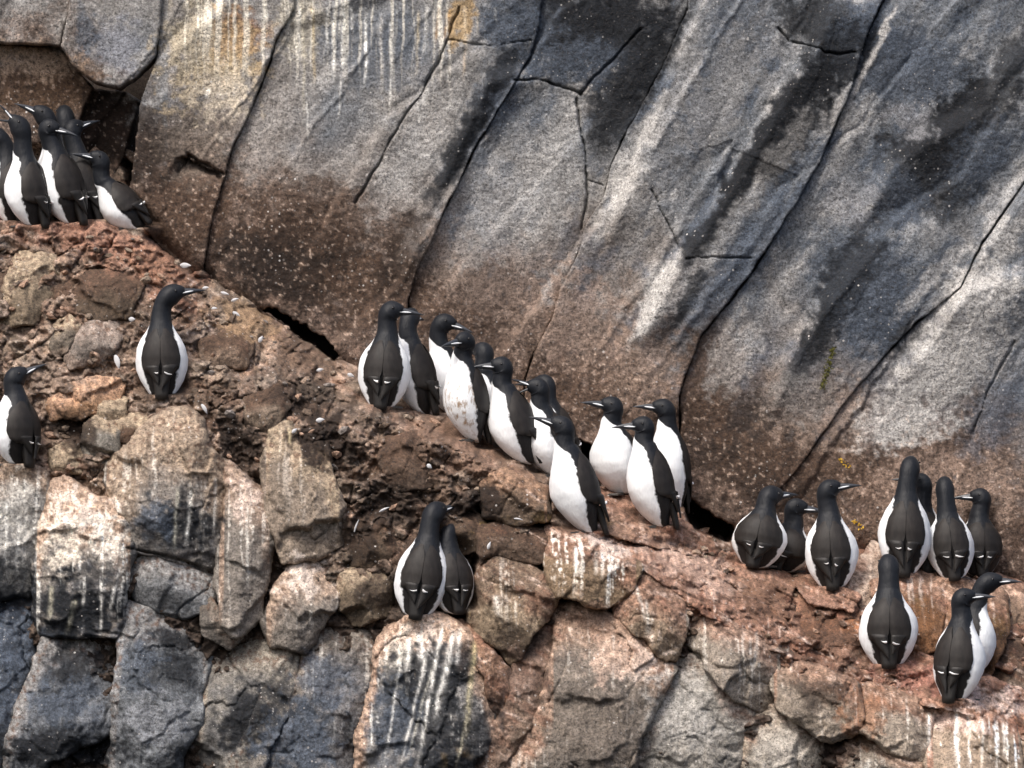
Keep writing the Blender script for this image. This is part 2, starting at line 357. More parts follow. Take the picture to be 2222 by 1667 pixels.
# broad patches on the rock: centre, radii, turn in degrees, colour, strength, raggedness
BLOBS = [
 # brown soil and droppings at the foot of the wall
 (640,560,260,120,15,DBROWN,.85,.6),(820,640,170,90,20,BROWN,.7,.6),(380,430,130,150,30,BROWN,.85,.5),(300,300,80,110,0,DBROWN,.7,.5),
 (430,300,120,100,-20,GREYB,.6,.5),(700,470,220,90,10,BROWN,.55,.7),(1040,640,160,110,0,BROWN,.6,.7),(1150,750,190,120,20,BROWN,.55,.7),
 (1640,960,200,130,20,DBROWN,.75,.6),(1550,820,80,160,15,BROWN,.75,.5),(1760,1030,220,110,10,BROWN,.75,.6),(1330,880,160,90,20,BROWN,.7,.6),
 (2000,1010,230,90,0,BROWN,.5,.7),(2150,1120,150,90,0,BROWN,.55,.7),(1690,1090,120,60,10,DBROWN,.55,.6),(870,560,50,130,25,DBROWN,.5,.5),
 (2060,1060,190,110,0,(.31,.22,.17),.7,.8),(1800,900,130,80,0,(.33,.25,.2),.6,.9),(1230,690,150,110,10,(.30,.22,.175),.6,.9),(1080,600,130,90,0,(.29,.22,.18),.5,.9),(1400,800,90,110,20,(.30,.215,.165),.55,.9),(960,540,60,80,0,(.29,.23,.19),.5,.9),(1950,1150,170,40,0,(.2,.13,.09),.5,.8),
 # dark blue-black weathering, plus shade painted on the turned-away face of the long fold
 (1300,60,210,140,-10,DARK,.9,.5),(1120,40,110,60,0,BLUE,.8,.5),(1340,230,60,120,25,DARK,.75,.4),(1075,200,50,130,30,BLUE,.8,.4),
 (990,330,30,170,28,DARK,.65,.5),(1010,300,20,120,28,DARK,.5,.5),
 (1760,190,60,150,32,DARK,.95,.4),(1640,350,34,190,33,DARK,.9,.4),(1540,500,26,110,36,DARK,.75,.4),(1800,40,130,70,10,DARK,.75,.5),
 (1900,60,90,80,20,BLUE,.8,.5),(2000,140,170,100,10,BLUE,.75,.6),(2080,260,60,150,38,DARK,.85,.5),(2020,380,140,90,40,DARK,.65,.6),
 (1950,420,90,90,30,BLUE,.7,.6),(1880,560,120,110,30,BLUE,.65,.6),(1830,650,44,150,28,DARK,.8,.45),(1900,640,130,120,30,BLUE,.75,.5),
 (1770,760,36,120,28,DARK,.65,.5),(1960,710,80,60,35,DARK,.75,.5),(2190,180,60,200,30,DARK,.7,.5),(2170,900,60,120,30,BLUE,.55,.6),
 (1580,610,110,50,-40,BLUE,.55,.5),(1650,520,60,140,35,BLUE,.6,.5),(1620,80,80,90,0,BLUE,.55,.6),(1480,300,60,140,25,BLUE,.3,.7),
 (1430,100,40,110,25,DARK,.7,.4),(240,90,60,70,0,(.22,.23,.26),.7,.5),(165,60,30,60,0,BLUE,.6,.5),(710,60,60,60,0,BLUE,.35,.6),
 (840,110,130,90,0,BLUE,.40,.6),
 (1730,250,60,170,32,DARK,.85,.6),(1600,420,30,120,34,DARK,.8,.5),(2060,320,150,70,38,DARK,.7,.7),(1860,110,60,90,25,DARK,.7,.6),(1250,120,150,60,0,BLUE,.7,.6),(1380,170,60,80,25,DARK,.7,.5),(1850,600,60,150,28,DARK,.6,.6),(2140,330,60,110,35,BLUE,.7,.6),(1930,690,110,60,-40,BLUE,.7,.6),(1010,270,26,150,28,DARK,.7,.5),
 # pale rock
 (2150,640,110,90,-40,PALE,.8,.5),(2080,780,150,90,-40,PALE,.8,.5),(1960,900,110,70,-35,PALE,.65,.7),(1600,760,60,110,20,PALE,.5,.6),
 (1360,380,30,190,25,PALE,.6,.4),(1430,640,34,110,25,PALE,.75,.3),(1150,420,110,150,15,PALE,.3,.7),(880,330,60,160,25,PALE,.5,.6),
 (1480,180,30,150,25,PALE,.5,.5),(2010,930,90,50,-20,PALE,.7,.8),(1570,200,70,200,30,GREY,.5,.6),(1750,860,80,60,0,GREY,.5,.7),
 (1930,70,9,95,28,PALE,.8,.2),(1885,160,7,50,28,PALE,.6,.2),(1425,650,16,120,27,PALE,.85,.3),(1700,330,30,150,33,GREY,.6,.5),(1600,470,26,120,35,PALE,.4,.5),(1095,140,36,60,30,DARK,.7,.4),(2040,600,20,120,45,PALE,.5,.5),(1990,250,60,40,20,(.3,.3,.31),.5,.8),(1860,430,60,60,0,(.28,.28,.29),.5,.8),(1215,330,50,160,10,(.33,.325,.315),.5,.7),(1060,470,60,120,25,(.33,.32,.31),.5,.7),(560,280,70,120,25,(.34,.32,.3),.5,.7),(2190,500,50,60,0,PALE,.6,.6),(1500,640,20,70,30,DARK,.6,.5),(1460,700,14,60,30,DARK,.4,.5),
 # ochre and cream wash on the upper left slab
 (450,110,120,130,20,(.42,.34,.22),.7,.7),(500,60,80,60,0,RUST,.55,.9),(490,90,80,70,10,(.5,.36,.2),.55,1.0),(470,190,70,70,20,(.5,.44,.36),.6,1.0),
 (400,60,60,90,10,(.36,.32,.25),.6,.6),(640,40,60,70,0,(.42,.38,.3),.55,.8),(1000,30,30,60,20,OCHRE,.5,.8),
 # upper left brown block
 (90,180,150,70,0,(.15,.09,.055),.85,.5),(50,120,110,40,10,(.40,.29,.21),.75,.8),(220,210,60,40,0,DBROWN,.85,.5),(200,280,80,90,0,(.07,.042,.03),.9,.5),
 (60,360,260,90,0,DBROWN,.9,.4),
]
BLOBS2 = [
 (185,1120,70,45,0,(.60,.50,.43),.75,1.3),(150,1180,50,60,0,(.62,.55,.46),.6,1.4),(235,1170,40,60,0,(.62,.57,.5),.6,1.4),(915,1375,60,26,0,(.62,.5,.42),.7,1.3),(880,1420,40,50,0,(.55,.5,.42),.5,1.4),(40,1090,50,60,0,(.5,.47,.42),.5,1.4),(1390,1440,60,40,-30,(.6,.5,.43),.6,1.3),(660,1250,50,40,0,(.58,.5,.44),.6,1.4),(540,1080,40,40,0,(.55,.44,.38),.5,1.4),(2070,1560,80,25,5,(.6,.48,.42),.5,1.4),(1320,1190,50,20,20,(.6,.5,.44),.6,1.3),
 (180,1315,85,48,0,DARK,1,.5),(210,1250,60,40,0,DARK,.6,.9),(395,1140,75,50,0,DARK,.8,.8),(340,1130,50,50,0,BLUE,.7,.8),(0,1300,90,34,0,DARK,.95,.4),(-20,1380,70,90,0,BLUE,.8,.7),
 (165,1440,70,55,0,DARK,.7,.8),(150,1520,80,60,0,BLUE,.7,.8),(385,1390,48,40,0,DARK,.75,.7),(400,1455,50,40,0,DARK,.7,.7),(310,1440,50,60,0,BLUE,.6,.8),(340,1560,80,60,0,(.24,.25,.27),.6,.8),
 (140,1620,160,38,0,DARK,.85,.6),(540,1560,60,90,25,DARK,.75,.7),(650,1600,90,100,0,BLUE,.8,.8),(610,1500,50,50,0,DARK,.5,.8),(700,1480,60,70,0,BLUE,.6,.8),
 (930,1510,95,130,0,DARK,.75,.8),(985,1440,50,60,0,DARK,.7,.7),(860,1560,60,90,0,BLUE,.6,.8),(1045,1590,36,80,20,DARK,.55,.7),
 (1120,1390,60,50,0,DBROWN,.6,.7),(1140,1460,50,60,0,(.2,.13,.1),.6,.7),(1300,1560,120,90,0,(.2,.165,.135),.6,.8),(1770,1500,60,40,0,DBROWN,.55,.8),(1870,1540,50,60,0,RUST,.5,.8),
 (1480,1540,90,90,0,(.36,.345,.32),.6,.7),(1700,1610,80,60,0,(.38,.35,.31),.5,.7),(1340,1420,70,50,-20,(.5,.36,.28),.6,.8),(1290,1340,70,40,10,(.32,.205,.145),.6,.8),
 (700,960,90,60,30,DBROWN,.85,.6),(660,870,80,50,20,DBROWN,.6,.7),(850,1090,90,60,0,DBROWN,.7,.7),(1040,1090,70,40,0,DBROWN,.85,.5),(780,1180,60,60,0,DBROWN,.6,.7),(820,1280,60,40,0,DBROWN,.6,.7),
 (520,960,50,70,-30,DBROWN,.8,.6),(160,940,60,50,0,DBROWN,.7,.6),(460,860,80,40,0,BROWN,.6,.8),(300,560,120,50,20,(.32,.17,.11),.7,.7),(180,500,150,40,10,(.36,.2,.14),.75,.7),
 (520,690,80,40,20,(.36,.24,.14),.6,.8),(660,780,80,40,20,(.2,.13,.09),.7,.7),(120,800,120,50,0,(.3,.22,.17),.5,.9),(1000,960,160,50,22,(.26,.16,.11),.7,.7),(900,1000,90,60,0,BROWN,.5,.8),
 (1790,1370,70,40,10,(.17,.09,.055),.7,.7),(1650,1300,80,40,20,(.2,.11,.07),.6,.8),(1720,1240,120,40,15,(.25,.14,.09),.5,.9),(1990,1350,60,60,0,(.26,.12,.05),.6,.8),(2120,1380,60,60,0,(.2,.1,.05),.6,.8),
 (2000,1470,120,30,10,(.3,.13,.1),.55,.8),(2160,1520,90,30,15,(.55,.45,.4),.5,.9),(1500,1230,120,40,25,(.5,.36,.29),.5,.9),
]
# single runs of droppings: x0,y0 -> x1,y1, half width, colour, strength
RUNS = [
 (640,0,640,130,3,WHITE,.7),(648,0,652,270,3,(.6,.55,.42),.6),(668,0,674,190,3.5,(.62,.48,.25),.7),(700,0,702,95,3,WHITE,.8),(716,0,716,180,4,WHITE,.95),
 (738,0,734,150,4,WHITE,.85),(752,0,757,60,3,WHITE,.8),(786,0,788,120,3,WHITE,.6),(790,40,783,195,3,WHITE,.85),(820,20,822,215,4,(.66,.62,.55),.7),
 (842,30,843,120,2.5,WHITE,.6),(845,100,838,260,2.5,WHITE,.65),(905,10,898,160,3.5,(.6,.5,.33),.7),(925,0,912,120,3,WHITE,.6),(950,0,944,90,3,(.5,.3,.12),.8),
 (975,0,960,80,4,(.5,.3,.12),.8),(1005,0,1010,100,4,(.6,.5,.36),.7),(1008,90,1003,170,3,(.55,.42,.28),.6),(925,180,915,220,5,WHITE,.6),(902,210,905,265,2.5,WHITE,.6),
 (656,180,660,330,2,WHITE,.45),(732,150,727,260,2,WHITE,.5),(440,180,436,205,5,WHITE,.8),
 (1033,0,1036,70,3,(.5,.42,.3),.6),(1055,0,1058,50,3,BLUE,.5),(1075,0,1078,40,3,WHITE,.4),
 (960,1355,905,1667,4.5,WHITE,.9),(930,1400,870,1667,3.5,WHITE,.8),(985,1370,940,1580,7,WHITE,.85),(1000,1360,990,1450,5,WHITE,.85),(1030,1390,1010,1610,6,(.6,.52,.3),.85),
 (890,1380,885,1480,5,WHITE,.8),(910,1370,920,1440,6,WHITE,.8),(870,1440,835,1667,3,WHITE,.75),(940,1440,880,1667,3,(.6,.58,.5),.6),(1010,1560,990,1667,3,(.6,.55,.4),.6),
 (1250,1185,1248,1240,4,WHITE,.8),(1295,1195,1290,1250,4,WHITE,.8),(1308,1198,1305,1260,4,WHITE,.85),(1325,1210,1312,1330,4,WHITE,.8),(1340,1210,1336,1235,4,WHITE,.8),
 (390,1060,382,1210,4,(.65,.62,.5),.7),(420,1060,405,1200,4,WHITE,.75),(470,1040,466,1180,3,WHITE,.7),(540,1100,542,1290,3.5,WHITE,.6),
 (2010,1545,2006,1640,4,WHITE,.9),(2070,1540,2062,1667,4.5,WHITE,.85),(2095,1550,2090,1667,3,WHITE,.6),(2172,1565,2170,1640,4,WHITE,.8),(2125,1555,2120,1667,3,WHITE,.6),
 (1380,1270,1398,1350,4,WHITE,.6),(1400,1300,1402,1390,4,WHITE,.6),(1640,1370,1630,1460,3.5,WHITE,.5),(1490,1320,1494,1370,3.5,WHITE,.6),
 (45,1120,43,1260,4,WHITE,.6),(60,1100,58,1240,3,WHITE,.5),(20,1090,22,1270,4,WHITE,.5),
 (225,1260,227,1390,3,WHITE,.85),(190,1250,186,1320,3,WHITE,.75),(170,1300,150,1380,5,(.6,.56,.42),.8),(120,1270,112,1350,5,(.6,.56,.42),.8),(265,1230,240,1350,4,WHITE,.7),
 (1880,1640,1850,1700,6,WHITE,.7),(1075,1290,1085,1340,7,WHITE,.7),(630,930,632,970,4,(.6,.5,.3),.6),
]
def paint(x, y, c, lst=None):
    xw, yw = x + 26 * fbm(x, y, 90, 4, .6, 71.), y + 26 * fbm(x, y, 90, 4, .6, 83.)
    if True:
        fine = fbm(x, y, 30, 4, .65, 44.)
        for (cx, cy, rx, ry, ang, col, st, rag) in (lst or BLOBS):
            a = R(-ang)
            if (x.max() < cx - 2 * max(rx, ry) or x.min() > cx + 2 * max(rx, ry) or y.max() < cy - 2 * max(rx, ry) or y.min() > cy + 2 * max(rx, ry)): continue
            dx, dy = xw - cx, yw - cy
            # ang tilts the long vertical axis to the right at the top
            u = dx * math.cos(a) - dy * math.sin(a); v = dx * math.sin(a) + dy * math.cos(a)
            r = np.sqrt((u / rx) ** 2 + (v / ry) ** 2) + fine * rag * 1.5
            c = mix(c, col, min(st * 1.12, 1) * (1 - sstep(.55, 1.15, r)))
    return c
def runs(x, y, c):
    xs = x + 5 * fbm(x, y, 60, 3, .5, 12.)
    brk = 0.62 + .95 * fbm(x * 2.2, y, 24, 3, .65, 6.6)
    r0, k0 = y[0, 0], x[0, 0]
    for (x0, y0, x1, y1, hw, col, st) in RUNS:
        i0 = max(int((y0 - 14 - r0) / STEP), 0); i1 = int((y1 + 14 - r0) / STEP) + 1
        j0 = max(int((min(x0, x1) - 24 - k0) / STEP), 0); j1 = int((max(x0, x1) + 24 - k0) / STEP) + 1
        if i1 <= i0 or j1 <= j0 or i0 >= x.shape[0] or j0 >= x.shape[1]: continue
        w_ = (slice(i0, i1), slice(j0, j1))
        t = (y[w_] - y0) / (y1 - y0)
        m = np.exp(-(((xs[w_] - (x0 + (x1 - x0) * np.clip(t, 0, 1))) / hw) ** 2)) * sstep(-.06, .04, t) * (1 - sstep(.65, 1.0, t))
        c[w_] = mix(c[w_], col, st * 1.0 * m * brk[w_])
    return c
def flow_grain(x, y, c, m):
    a, b = x * .88 + y * .47, (y * .88 - x * .47)
    g1_ = fbm(a * .22, b, 15, 4, .65, 31.); g2_ = fbm(a * .3, b, 34, 3, .6, 37.)
    c = mix(c, (.085,.045,.03), sstep(.08, .42, g1_ + .4 * g2_) * .75 * m)
    c = mix(c, (.30,.125,.075), sstep(.02, .4, g2_) * .45 * m)
    c = mix(c, (.60,.48,.41), sstep(.16, .46, -g1_ - .2 * g2_) * .7 * m)
    return c
def wall_colour(x, y):
    n1 = fbm(x, y, 260, 4, .55, 3.3); n2 = fbm(x, y, 60, 4, .6, 6.3)
    q = (x * 0.83 + y * 0.55); u = (-x * 0.55 + y * 0.83)
    n3 = fbm(q, u * .3, 60, 4, .6, 8.1)
    c = np.empty(x.shape + (3,)); c[:] = GREY
    c = mix(c, (.185,.20,.22), sstep(-.2, .5, n1 + (x - 900) / 2400))
    c = mix(c, PALE, sstep(.05, .45, n3) * .6)
    c = mix(c, BLUE, sstep(.02, .35, -n3 + .35 * n2) * .85 * sstep(600, 1500, x))
    # soil-brown band that climbs from the foot of the wall
    h = W(x) - y
    band = 1 - sstep(70, 390, h + 240 * n1 + 170 * n2 + 110 * fbm(x, y, 14, 3, .65, 62.))
    c = mix(c, (.23,.165,.125), (1 - sstep(170, 640, h + 240 * n1 + 170 * n2)) * .5 * (x > 350))
    c = mix(c, (.165,.103,.072), band * .8)
    c = mix(c, (.33,.225,.17), band * sstep(.02, .4, n2) * .7)
    c = paint(x, y, c)
    # freckles of bare rock and dung within the brown
    sp = fbm(x, y, 11, 2, .6, 61.)
    c = mix(c, (.46,.36,.29), sstep(.26, .50, sp) * .55 * sstep(0, .8, band))
    c = mix(c, DBROWN, sstep(.22, .5, -sp) * .6 * np.clip(band + .12, 0, 1))
    c = runs(x, y, c)
    # wash of streaks high on the left
    reg = sstep(330, 420, x) * (1 - sstep(950, 1060, x)) * (1 - sstep(20, 230, y + 60 * n1))
    st = streaks(x, y, 4.4, 12)
    c = mix(c, (.66,.62,.53), sstep(.12, .65, st) * reg * .7)
    c = c * (1 + .30 * n2 + .22 * sp)[..., None]
    return np.clip(c, .008, .9)
def block_colour(x, y, i):
    poly, out, tilt, face, top, ts, stk, drk, rp, rm = B[i]
    p = np.array(poly, float); y0 = p[:, 1].min(); y1 = min(p[:, 1].max(), 1700); hgt = max(y1 - y0, 30)
    # height below the block's own top edge at each x
    n1 = fbm(x, y, 130, 4, .6, 5.7) + .2 * fbm(x, y, 160, 2, .6, i * 1.7); n2 = fbm(x, y, 36, 4, .6, 12.3); n3 = fbm(x, y, 11, 2, .6, 61.)
    tops = top_edge(poly, x)
    hb = (y - tops) / hgt
    c = np.empty(x.shape + (3,)); c[:] = face
    c = mix(c, np.array(face) * .62, sstep(.0, .55, n1) * .7)
    c = mix(c, np.minimum(np.array(face) * 1.45, .5), sstep(.05, .6, -n1 + .3 * n2) * .6)
    c = mix(c, (.16,.17,.19), sstep(.1, .6, n2 - .2) * .4 * (1 if face[2] > face[0] * .75 else .25))
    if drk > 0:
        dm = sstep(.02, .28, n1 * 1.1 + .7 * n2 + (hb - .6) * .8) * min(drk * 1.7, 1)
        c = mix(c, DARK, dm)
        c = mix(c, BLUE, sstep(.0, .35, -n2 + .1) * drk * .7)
    tm = 1 - sstep(ts * .35, ts * 1.25, hb + .55 * n2 * ts + .7 * n1 * ts)
    c = mix(c, top, tm * .9)
    c = mix(c, np.minimum(np.array(top) * 1.35, .62), tm * sstep(.0, .5, n3) * .5)
    if x.mean() > 1000: c = flow_grain(x, y, c, tm * (1.0 if tilt >= .5 else .8))
    c = mix(c, (.21,.12,.08), tm * sstep(.05, .5, -n3 + .6 * n2) * .7)
    if stk > 0:
        st = streaks(x, y, i * 3.1, 11)
        fade = (1 - sstep(.35, 1.0, hb + .5 * n1)) * sstep(-.05, .12, hb)
        c = mix(c, WHITE, sstep(.26, .60, st + .6 * n3 + .9 * n1 + (stk - .85) * .4) * fade * min(stk, 1.) * .8)
    # iron and lichen yellow along some lower edges
    c = mix(c, (.34,.22,.07), sstep(.28, .6, n1 - n2 * .4) * .45 * (hb > .3) * (x > 900))
    c = paint(x, y, c, BLOBS2)
    c = runs(x, y, c)
    c = c * (1 + .34 * n2 + .34 * n3)[..., None]
    return np.clip(c, .008, .9)
def top_edge(poly, x):
    p = np.array(poly, float); q = np.roll(p, -1, axis=0)
    best = np.full(x.shape, 1e9)
    for (ax, ay), (bx, by) in zip(p, q):
        if abs(bx - ax) < 1e-6: continue
        t = (x - ax) / (bx - ax); yy = ay + t * (by - ay)
        best = np.where((t >= -.02) & (t <= 1.02), np.minimum(best, yy), best)
    return np.where(best > 1e8, p[:, 1].min(), best)
def slope_colour(x, y):
    global rid, rid2, f1, f2, g1, g2
    n1 = fbm(x, y, 170, 4, .6, 3.7); n2 = fbm(x, y * 1.3, 42, 4, .6, 2.9); n3 = fbm(x, y, 12, 3, .6, 61.)
    c = np.empty(x.shape + (3,)); c[:] = (.125,.082,.058)
    c = mix(c, (.24,.165,.115), sstep(-.05, .5, n1 + .3 * n2))
    c = mix(c, (.38,.25,.18), sstep(.12, .55, n2) * .75)
    c = mix(c, DBROWN, sstep(.05, .5, -n2 - .2 * n1) * .8)
    c = mix(c, (.36,.34,.32), sstep(.28, .5, n3) * .55)
    cellc = np.array([(.20,.14,.10),(.10,.066,.046),(.30,.215,.16),(.15,.115,.09),(.25,.155,.105),(.33,.27,.21),(.085,.058,.042),(.22,.18,.15)])
    c = c * .55 + cellc[(rid * 7.99).astype(int)] * .42 + cellc[(rid2 * 7.99).astype(int)] * .34
    c = mix(c, DBROWN, (1 - sstep(.0, .10, f2 - f1)) * .55)
    c = mix(c, (.42,.30,.23), sstep(.1, .5, n2 + .2 * n3) * .45)
    red = np.clip(sstep(1150, 1320, x) + sstep(90, 20, np.abs(y - (470 + (x - 60) * .45))) * (x < 420) * .9, 0, 1)
    c = mix(c, (.25,.135,.09), red * sstep(-.35, .25, n2 + .2) * .85)
    c = mix(c, (.62,.55,.50), sstep(.2, .6, fbm(x + y * .5, y - x * .5, 20, 3, .6, 19.)) * red * .6)
    c = mix(c, (.20,.09,.05), red * sstep(.15, .5, -n3 + .2 * n1) * .6)
    c = flow_grain(x, y, c, .35 + .6 * red)
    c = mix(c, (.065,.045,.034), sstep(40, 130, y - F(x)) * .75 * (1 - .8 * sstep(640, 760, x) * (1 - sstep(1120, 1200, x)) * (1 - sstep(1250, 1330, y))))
    c = paint(x, y, c, BLOBS2)
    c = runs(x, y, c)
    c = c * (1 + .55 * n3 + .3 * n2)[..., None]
    return np.clip(c, .008, .9)

# ------------------------------------------------------------------ rock material
def new_mat(name):
    m = bpy.data.materials.new(name); m.use_nodes = True
    nt = m.node_tree; bs = nt.nodes['Principled BSDF']
    return m, nt, bs
def rock_mat():
    m, nt, bs = new_mat('weathered_rock'); N = nt.nodes; L = nt.links
    tc = N.new('ShaderNodeNewGeometry')
    at = N.new('ShaderNodeAttribute'); at.attribute_name = 'alb'
    nz = N.new('ShaderNodeTexNoise'); nz.inputs['Scale'].default_value = 105; nz.inputs['Detail'].default_value = 6; nz.inputs['Roughness'].default_value = .8
    L.new(tc.outputs['Position'], nz.inputs['Vector'])
    mr = N.new('ShaderNodeMapRange'); mr.inputs[1].default_value = .35; mr.inputs[2].default_value = .66
    mr.inputs[3].default_value = .40; mr.inputs[4].default_value = 1.52
    L.new(nz.outputs['Fac'], mr.inputs[0])
    mul = N.new('ShaderNodeVectorMath'); mul.operation = 'SCALE'
    L.new(at.outputs['Color'], mul.inputs[0]); L.new(mr.outputs[0], mul.inputs['Scale'])
    # pale specks
    vo = N.new('ShaderNodeTexVoronoi'); vo.inputs['Scale'].default_value = 66
    L.new(tc.outputs['Position'], vo.inputs['Vector'])
    vo.inputs['Randomness'].default_value = 1.0
    sx = N.new('ShaderNodeSeparateColor'); L.new(vo.outputs['Color'], sx.inputs[0])
    rad = N.new('ShaderNodeMath'); rad.operation = 'SUBTRACT'; L.new(sx.outputs[0], rad.inputs[0]); rad.inputs[1].default_value = .62
    rad2 = N.new('ShaderNodeMath'); rad2.operation = 'MULTIPLY'; L.new(rad.outputs[0], rad2.inputs[0]); rad2.inputs[1].default_value = .85
    df = N.new('ShaderNodeMath'); df.operation = 'SUBTRACT'; L.new(rad2.outputs[0], df.inputs[0]); L.new(vo.outputs['Distance'], df.inputs[1])
    sm = N.new('ShaderNodeMapRange'); sm.inputs[1].default_value = -.03; sm.inputs[2].default_value = .04; L.new(df.outputs[0], sm.inputs[0])
    cl = N.new('ShaderNodeTexNoise'); cl.inputs['Scale'].default_value = 5.5; cl.inputs['Detail'].default_value = 4
    L.new(tc.outputs['Position'], cl.inputs['Vector'])
    clr = N.new('ShaderNodeMapRange'); clr.inputs[1].default_value = .45; clr.inputs[2].default_value = .66; clr.inputs[3].default_value = .14; clr.inputs[4].default_value = .95; L.new(cl.outputs['Fac'], clr.inputs[0])
    sm2a = N.new('ShaderNodeMath'); sm2a.operation = 'MULTIPLY'; L.new(sm.outputs[0], sm2a.inputs[0]); L.new(sx.outputs[1], sm2a.inputs[1])
    sm2 = N.new('ShaderNodeMath'); sm2.operation = 'MULTIPLY'; L.new(sm2a.outputs[0], sm2.inputs[0]); L.new(clr.outputs[0], sm2.inputs[1])
    mx = N.new('ShaderNodeMix'); mx.data_type = 'RGBA'
    L.new(sm2.outputs[0], mx.inputs['Factor']); L.new(mul.outputs[0], mx.inputs['A']); mx.inputs['B'].default_value = (.66, .63, .60, 1)
    # dark pits
    vp = N.new('ShaderNodeTexNoise'); vp.inputs['Scale'].default_value = 150; vp.inputs['Detail'].default_value = 3
    L.new(tc.outputs['Position'], vp.inputs['Vector'])
    pr = N.new('ShaderNodeMapRange'); pr.inputs[1].default_value = .57; pr.inputs[2].default_value = .67; pr.inputs[3].default_value = 0; pr.inputs[4].default_value = .72
    L.new(vp.outputs['Fac'], pr.inputs[0])
    mx2 = N.new('ShaderNodeMix'); mx2.data_type = 'RGBA'
    L.new(pr.outputs[0], mx2.inputs['Factor']); L.new(mx.outputs['Result'], mx2.inputs['A']); mx2.inputs['B'].default_value = (.03, .026, .024, 1)
    L.new(mx2.outputs['Result'], bs.inputs['Base Color'])
    bs.inputs['Roughness'].default_value = .82
    bs.inputs['Specular IOR Level'].default_value = .3
    b1 = N.new('ShaderNodeTexNoise'); b1.inputs['Scale'].default_value = 80; b1.inputs['Detail'].default_value = 8; b1.inputs['Roughness'].default_value = .68
    L.new(tc.outputs['Position'], b1.inputs['Vector'])
    bp = N.new('ShaderNodeBump'); bp.inputs['Strength'].default_value = .65; bp.inputs['Distance'].default_value = .016
    L.new(b1.outputs['Fac'], bp.inputs['Height']); L.new(bp.outputs[0], bs.inputs['Normal'])
    return m
ROCK = rock_mat()

# ------------------------------------------------------------------ build the rock as depth fields, one per piece
X0, X1, Y0, Y1 = -270.0, 2490.0, -220.0, 1875.0
NX = int((X1 - X0) / STEP) + 1; NY = int((Y1 - Y0) / STEP) + 1
gx = X0 + STEP * np.arange(NX); gy = Y0 + STEP * np.arange(NY)
GXX, GYY = np.meshgrid(gx.astype(np.float32), gy.astype(np.float32))
XW, YW = warp(GXX, GYY)
comp = np.full(GXX.shape, 9.0)

def sub(poly, pad=12):
    p = np.array(poly, float)
    a = max(int((p[:, 0].min() - pad - 16 - X0) / STEP), 0); b = min(int((p[:, 0].max() + pad + 16 - X0) / STEP) + 1, NX)
    c = max(int((p[:, 1].min() - pad - 16 - Y0) / STEP), 0); d = min(int((p[:, 1].max() + pad + 16 - Y0) / STEP) + 1, NY)
    return slice(c, d), slice(a, b)

def facets(x, y, cx, cy, sx, sy, seed, k=7, amt=.10):
    r = np.random.default_rng(seed)
    u = (x - cx) / sx; v = (y - cy) / sy
    d = np.zeros_like(x)
    for j in range(k):
        a = 2 * np.pi * (j + r.uniform(-.35, .35)) / k
        g = r.uniform(.5, 1.3); o = r.uniform(.15, .75)
        d = np.maximum(d, g * (np.cos(a) * u + np.sin(a) * v - o))
    return d * amt * 2.2

pieces = []   # (kind, slices, sd, depth, index)
HOLES = [([(552,664),(590,668),(640,700),(690,728),(728,768),(716,782),(650,738),(600,692)], .5), ([(1236,950),(1300,970),(1312,1066),(1275,1055)], .7), ([(1480,1070),(1500,1085),(1605,1160),(1590,1185),(1510,1150)], .6),
         ([(240,330),(290,380),(330,480),(430,575),(400,585),(300,500)], .3), ([(1040,1110),(1190,1085),(1180,1140),(1060,1145)], .22), ([(960,1140),(1030,1200),(1030,1320),(990,1330)], .18),
         ([(2000,1215),(2140,1225),(2130,1262),(2010,1260)], .2), ([(2150,1450),(2222,1490),(2222,1530),(2130,1480)], .2)]
for i, (poly, off, rp, rm) in enumerate(SLABS):
    poly = [(a, b + 55) if (abs(b - W(a)) < 45 and i > 4) else (a, b) for a, b in poly]
    sl = sub(poly); x, y, xw, yw = GXX[sl], GYY[sl], XW[sl], YW[sl]
    xm, ym = x * .65 + xw * .35, y * .65 + yw * .35
    sd = poly_sd(xm, ym, poly) + 1.6 + 5.5 * fbm(x, y, 130, 3, .6, 33.)
    for hp, am in HOLES[:3]:
        sd = np.minimum(sd, -poly_sd(xm + 9 * fbm(x, y, 22, 3, .6, 8.), ym + 9 * fbm(x, y, 22, 3, .6, 18.), hp))
    e = np.clip(sd / (rp * .38), 0, 1); rm = rm * .5
    d = WALL_Y + off + rm * (1 - np.sqrt(np.clip(1 - (1 - e) ** 2, 0, 1)))
    d = d + wall_extra(x, y, xm, ym) + grooves(x, y, xw, yw)
    pieces.append(('slab', sl, sd, d, i))
